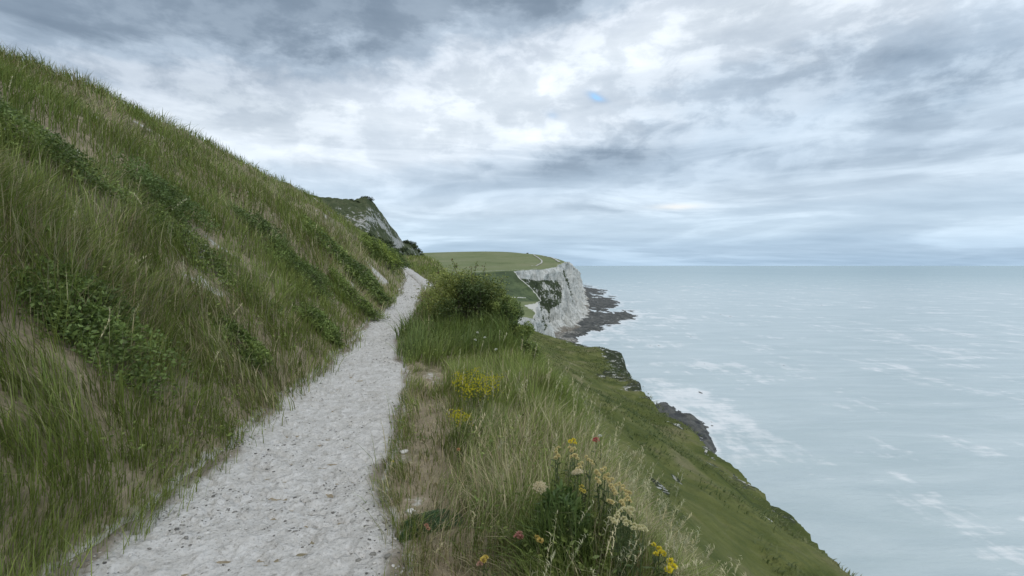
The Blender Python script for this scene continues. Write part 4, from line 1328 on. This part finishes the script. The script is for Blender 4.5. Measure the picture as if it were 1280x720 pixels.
def flower(name, label, cat, heads, h_, r_, kind, cols_, group=None, leafy=6, hleaf=.05, spread=.0):
    """plant with one stem per head; heads given as (px,row) where the flower shows"""
    pts_ = []
    for (px, row) in heads:
        g_, hd = hit(px, row, h_)
        pts_.append((g_, hd))
    base = np.mean([p[0] for p in pts_], 0)
    base[2] = ground_z(base[0], base[1])
    t = empty(name, base, label, cat, group)
    lv = []
    for g_, hd in pts_:
        e = hd - base
        b0 = np.array([(g_[0] - base[0]) * .25, (g_[1] - base[1]) * .25, -.02])
        mid = (b0 + e) / 2 + rng.normal(size=3) * .012; mid[2] = e[2] * .5
        pp = np.array([b0, (b0 + mid) / 2 + rng.normal(size=3) * .006, mid, (mid + e) / 2 + rng.normal(size=3) * .006, e])
        V_, F2 = tube(pp, [.0026, .0024, .0021, .0018, .0014], 5)
        mesh_np('stem', V_, F2, M_STEM, np.tile(STEMC * rng.uniform(.8, 1.3), (len(V_), 1)), parent=t, smooth=True)
        if kind == 'ball': V_, F2, C_ = ball_head(r_ * rng.uniform(.85, 1.2), 70, *cols_)
        elif kind == 'dome':
            V_, F2, C_ = dome_head(r_, 900, *cols_)
            sv = [(V_, F2, C_)]
            for a in np.linspace(0, 2 * np.pi, 14, endpoint=False):
                q = r_ * .8
                VV, FF = tube([[0, 0, -r_ * .7], [math.cos(a) * q * .6, math.sin(a) * q * .6, -.05 * r_], [math.cos(a) * q, math.sin(a) * q, .12 * r_]], [.0009, .0008, .0006], 4)
                sv.append((VV, FF, np.tile(STEMC * 1.3, (len(VV), 1))))
            V_, F2, C_ = merge(sv)
        elif kind == 'spray':
            n = 44
            P = rng.normal(size=(n, 3)) * np.array([r_, r_, r_ * .6])
            C0_ = mixc(np.array(cols_[0]), np.array(cols_[1]), rng.uniform(0, 1, n))
            dd = rng.normal(size=(n * 4, 3)) + np.array([0, 0, .5])
            V_, F2, C_ = leaves(np.repeat(P, 4, 0), .011, np.repeat(C0_, 4, 0), .8, dirs=dd)
        tilt = Matrix.Rotation(rng.normal(0, .25), 3, 'X') @ Matrix.Rotation(rng.normal(0, .25), 3, 'Y')
        V_ = V_ @ np.array(tilt).T + e
        mesh_np('blossoms' if kind == 'spray' else 'flower_head', V_, F2, M_PETAL, C_, parent=t)
        for k_ in range(leafy):
            q = rng.uniform(.1, .85)
            P = np.array([np.interp(q, np.linspace(0, 1, 5), pp[:, i]) for i in range(3)])
            d = rng.normal(size=3); d[2] = abs(d[2]) * .5
            lv.append(leaves(P[None], hleaf * rng.uniform(.6, 1.2), (STEMC * rng.uniform(.7, 1.3))[None], .25, dirs=d[None]))
    if lv:
        V_, F2, C_ = merge(lv)
        mesh_np('leaves', V_, F2, M_LEAF, C_, parent=t)
    return t


CREAM = ((.62, .52, .36), (.74, .68, .52))
flower('wild_carrot', 'creamy flat topped umbel flower, the left one of two above the verge', 'flower', [(675, 609)], .42, .042, 'dome', CREAM)
flower('wild_carrot', 'creamy flat topped umbel flower among the pale yellow flowers, the right one of two', 'flower', [(722, 591)], .44, .038, 'dome', CREAM)


def Z6(lst): return [(640 + a / 4.04, 540 + b / 4.04) for a, b in lst]


PALE = ((.60, .50, .22), (.74, .66, .42))
gname = 'pale yellow flowering plants on the right of the verge'
for lab, hd in [
        ('pale yellow flowers on thin stems, at the top left of the patch', [(222, 88), (235, 125), (222, 105)]),
        ('pale yellow flowers on thin stems just under the bright yellow bloom', [(300, 95), (315, 118), (292, 80), (330, 135)]),
        ('pale yellow flowers on thin stems above the right hand umbel', [(340, 165), (345, 180), (400, 150), (385, 140)]),
        ('pale yellow flowers on thin stems right of the right hand umbel', [(455, 195), (485, 215), (430, 240), (435, 215), (470, 235)]),
        ('pale yellow flowers on thin stems at the middle of the patch', [(490, 250), (540, 262), (515, 300), (508, 285), (490, 350), (560, 275)]),
        ('pale yellow flowers on thin stems forming the thickest clump', [(580, 320), (570, 345), (585, 335), (560, 368), (575, 300)]),
        ('whitish yellow flowers on thin stems low in the patch', [(550, 400), (600, 395), (565, 440), (605, 425), (590, 388), (535, 410)]),
        ('whitish yellow flowers on thin stems at the lower right end of the patch', [(520, 460), (590, 460), (640, 480), (670, 497), (495, 440), (618, 470)])]:
    flower('pale_wildflower', lab, 'flower', Z6(hd + [(a_ + dx1, b_ + dy1) for (a_, b_), (dx1, dy1) in zip(hd, [(13, -9), (-14, 6), (10, 14), (-9, -15), (16, 5), (-5, 17)])]), .44, .0140, 'ball', PALE if 'whitish' not in lab else ((.60, .56, .34), (.74, .70, .50)), gname, leafy=5)
YEL = ((.68, .55, .04), (.78, .68, .10))
flower('yellow_wildflower', 'bright yellow flower at the top of the pale flower patch', 'flower', [(717, 550), (719, 554), (713, 552)], .45, .016, 'ball', YEL)
flower('yellow_wildflower', 'soft yellow flower cluster below the right hand umbel', 'flower', [(726, 612), (730, 614), (727, 608)], .33, .014, 'ball', ((.62, .50, .08), (.72, .62, .2)))
flower('yellow_wildflower', 'loose group of small yellow flowers at the lower right', 'flower', [(817, 681), (824, 686), (830, 692), (820, 693), (825, 690)], .30, .014, 'ball', YEL)
flower('yellow_wildflower', 'large yellow flower head at the lower right corner of the verge', 'flower', [(838, 702), (841, 709), (836, 712)], .30, .019, 'ball', ((.72, .60, .03), (.8, .70, .07)))
flower('yellow_wildflower', 'orange yellow flower in the long grass near the pink one', 'flower', [(671, 672), (675, 676)], .28, .016, 'ball', ((.58, .42, .12), (.66, .54, .22)))
flower('yellow_wildflower', 'yellow and pinkish flower at the bottom of the verge', 'flower', [(604, 700), (607, 697)], .20, .016, 'ball', ((.60, .46, .10), (.68, .56, .18)))
flower('yellow_wildflower', 'tiny yellow flower in the short grass at the path edge', 'flower', [(491, 577)], .08, .010, 'ball', YEL, leafy=3, hleaf=.03)
flower('pink_wildflower', 'pink flower in the long grass at the bottom', 'flower', [(646, 671), (651, 672), (649, 668)], .26, .017, 'ball', ((.50, .20, .20), (.62, .34, .30)))
flower('pink_wildflower', 'coral pink flower on the low dark green mat', 'flower', [(533, 657), (535, 661)], .10, .013, 'ball', ((.46, .22, .17), (.56, .34, .26)), leafy=2, hleaf=.03)
flower('pink_wildflower', 'pale pink flower beside the yellow one at the bottom', 'flower', [(600, 705)], .18, .015, 'ball', ((.56, .32, .26), (.66, .46, .38)))
flower('pink_wildflower', 'small orange pink flower in the middle of the green verge', 'flower', [(573, 562)], .22, .013, 'ball', ((.56, .28, .14), (.62, .36, .2)))
flower('red_wildflower', 'single red flower at the top of the verge by the slope', 'flower', [(745, 550)], .46, .022, 'ball', ((.46, .08, .09), (.56, .18, .17)))
flower('white_wildflower', 'small white flower just right of the red one', 'flower', [(750, 545)], .48, .014, 'ball', ((.68, .68, .64), (.75, .75, .72)))
flower('white_wildflower', 'small white flowers in the tall dark grass below the thorn bush', 'flower', [(597, 416), (606, 422), (594, 425), (620, 437)], .45, .024, 'ball', ((.66, .66, .60), (.75, .75, .72)), leafy=2)
for lab, hd in [
        ('plant with a broad spray of small yellow flowers beside the worn patch', [(592, 465), (600, 470), (610, 474), (590, 486), (603, 484), (615, 482), (585, 479), (620, 472), (597, 478), (608, 490), (582, 488)]),
        ('plant with sparse yellow green flowers below the broad yellow spray', [(569, 516), (578, 520), (585, 523), (572, 524)]),
        ('sparse yellow flowers at the left of the broad yellow spray', [(574, 468), (579, 473), (571, 478)])]:
    flower('yellow_spray_plant', lab, 'flower', hd, .34 if 'sparse' not in lab else .26, .05 if 'broad spray' in lab.split('beside')[0] else .038, 'spray', ((.42, .40, .03), (.60, .52, .04)), leafy=8)


# low dark green mat by the path, and the leafy herb at the bottom right
def mat_plant(name, label, cat, px, row, rx_, ry_, h_, n, ls, c1, c2, rot=0, parent=None, aspect=.3, up=.4):
    g_, _ = hit(px, row, h_ * .5)
    t = empty(name, g_, label, cat)
    a = rng.uniform(0, 2 * np.pi, n); q = np.sqrt(rng.uniform(0, 1, n))
    x_ = np.cos(a) * q * rx_; y_ = np.sin(a) * q * ry_
    X_ = x_ * math.cos(rot) - y_ * math.sin(rot); Y_ = x_ * math.sin(rot) + y_ * math.cos(rot)
    zt = terrain(X_ + g_[0], Y_ + g_[1]) - g_[2]
    zz_ = zt + rng.uniform(0, 1, n) * h_ * (1 - q ** 2 * .7) * (.6 + .8 * fbm(X_ * 12, Y_ * 12, 0, 131, 2))
    C_ = mixc(np.array(c1), np.array(c2), rng.uniform(0, 1, n))
    d = rng.normal(size=(n, 3)) + np.array([0, 0, up])
    V_, F2, C_ = leaves(np.stack([X_, Y_, zz_], -1), ls * rng.uniform(.6, 1.3, n), C_, aspect, dirs=d)
    mesh_np('foliage', V_, F2, M_LEAF, C_, parent=t)
    sv = []
    for i in range(30):
        k_ = rng.integers(0, n)
        VV, FF = tube([[0, 0, -.02], [X_[k_] * .5, Y_[k_] * .5, zz_[k_] * .6], [X_[k_], Y_[k_], zz_[k_]]], [.002, .0018, .001], 4)
        sv.append((VV, FF, np.tile(STEMC, (len(VV), 1))))
    V_, F2, C_ = merge(sv)
    mesh_np('stem', V_, F2, M_STEM, C_, parent=t)
    return t


mat_plant('low_green_mat', 'low mat of dark blue green leaves spreading beside the path', 'plant', 541, 650, .20, .115, .06, 9000, .016, (.060, .120, .062), (.13, .21, .10), rot=.35)
mat_plant('low_green_mat', 'small tail end of the dark green mat nearest the path', 'plant', 513, 668, .075, .05, .035, 1500, .014, (.060, .120, .062), (.13, .21, .10), rot=.5)
mat_plant('leafy_herb', 'lush leafy green herb in the grass below the flower patch', 'plant', 702, 655, .17, .15, .34, 4200, .055, (.055, .100, .032), (.14, .205, .065), aspect=.34, up=.8)

# ---------------- stones
M_FLINT = m_stone('flint', (.10, .098, .09), (.34, .33, .30))
M_CHALKST = m_stone('chalk_stone', (.5, .49, .45), (.68, .67, .64))
ico_v = None


def ico(sub=2):
    import bmesh
    bm = bmesh.new(); bmesh.ops.create_icosphere(bm, subdivisions=sub, radius=1.0)
    V_ = np.array([v.co[:] for v in bm.verts]); F2 = np.array([[v.index for v in f.verts] for f in bm.faces]); bm.free()
    return V_, F2


IV, IF = ico(1); IV2, IF2 = ico(3)


def path_z(x, y):
    L, Rr = pathLR(y)
    ins_ = np.minimum(x - L, Rr - x); r_ = sstep(ins_, -.05, .1)
    z = ground_base(x, y) - .015 - .035 * np.sin(np.clip((x - L) / (Rr - L), 0, 1) * math.pi)
    z = z + r_ * (.045 * (fbm(x * 2.2, y * 2.2, 0, 62, 4) - .5) + .030 * (fbm(x * 9, y * 7, 0, 63, 3) - .5))
    return z + r_ * .018 * sstep(fbm(x * 22, y * 16, 0, 64, 3), .55, .78) - r_ * .030 * sstep(fbm(x * 9 + y * 5, y * 17, 3.3, 65, 3), .60, .72)


n = 20000
y = 1.6 * (22 / 1.6) ** rng.uniform(0, 1, n)
L, Rr = pathLR(y)
x = L + (Rr - L) * rng.uniform(-.02, 1.03, n)
cl = fbm(x * 3, y * 3, 0, 141, 3)
mid_ = np.abs((x - L) / (Rr - L) - .5) * 2
keep = rng.uniform(0, 1, n) < sstep(cl, .42, .66) * (.35 + .65 * mid_)
x, y = x[keep], y[keep]; n = len(x)
sz = np.exp(rng.normal(math.log(.0052), .45, n)).clip(.0025, .015) * np.maximum(1, y / 6) ** .5
z = path_z(x, y)
sc3 = sz[:, None] * np.stack([rng.uniform(.8, 1.6, n), rng.uniform(.7, 1.2, n), rng.uniform(.25, .5, n)], -1)
a = rng.uniform(0, 2 * np.pi, n)
jit = rng.uniform(.55, 1.35, (n, len(IV), 1))
V = IV[None] * jit * sc3[:, None, :]
ca, sa = np.cos(a)[:, None], np.sin(a)[:, None]
V = np.stack([V[..., 0] * ca - V[..., 1] * sa + x[:, None], V[..., 0] * sa + V[..., 1] * ca + y[:, None], V[..., 2] + (z + sz * .1)[:, None]], -1)
g_ = rng.uniform(0, 1, n)
C = np.where((g_ < .45)[:, None], mixc(np.array([.10, .097, .09]), np.array([.26, .25, .23]), rng.uniform(0, 1, n)), mixc(np.array([.40, .39, .35]), np.array([.62, .61, .58]), rng.uniform(0, 1, n)))
M_PEB = m_leaf('pebble', 0.0, .9, .15)
o = mesh_np('loose_chips', V.reshape(-1, 3), (np.arange(n)[:, None, None] * len(IV) + IF[None]).reshape(-1, 3), M_PEB, np.repeat(C, len(IV), 0))
tag(o, 'loose chips of chalk and flint scattered over the path', 'gravel', kind='stuff')

for i, (px, row, s_, mt, lab) in enumerate([
        (466, 694, .013, M_FLINT, 'dark rounded flint lying on the path near the bottom, the left one of two'),
        (485, 697, .016, M_FLINT, 'grey brown flint at the path edge near the bottom, the right one of two'),
        (513, 641, .026, M_CHALKST, 'white lump of chalk in the short grass above the dark green mat'),
        (505, 566, .030, M_CHALKST, 'pale stone at the top of the short grass tuft beside the path'),
        (493, 508, .014, M_FLINT, 'small dark stone on the path at its right side'),
        (448, 702, .011, M_FLINT, 'small dark flint on the path, nearest the bottom left')]):
    d = ray(px, row); d = d / d[1]
    Y_ = np.arange(1.5, 12, .01); zz_ = np.where((d[0] * Y_ < pathLR(Y_)[1]), path_z(d[0] * Y_, Y_), terrain(d[0] * Y_, Y_))
    k_ = np.argmax(CAMZ + d[2] * Y_ <= zz_)
    nz_ = .45 + 1.1 * fbm(IV2[:, 0] * 1.6 + i * 7, IV2[:, 1] * 1.6, IV2[:, 2] * 1.6, 151 + i, 3)
    V_ = IV2 * nz_[:, None] * s_ * np.array([1.35, 1.0, .6])
    o = mesh_np('stone', V_, IF2, mt, smooth=True)
    o.location = (float(d[0] * Y_[k_]), float(Y_[k_]), float(zz_[k_] + s_ * .25))
    o.rotation_euler = (0, 0, i * 1.3)
    tag(o, lab, 'stone')
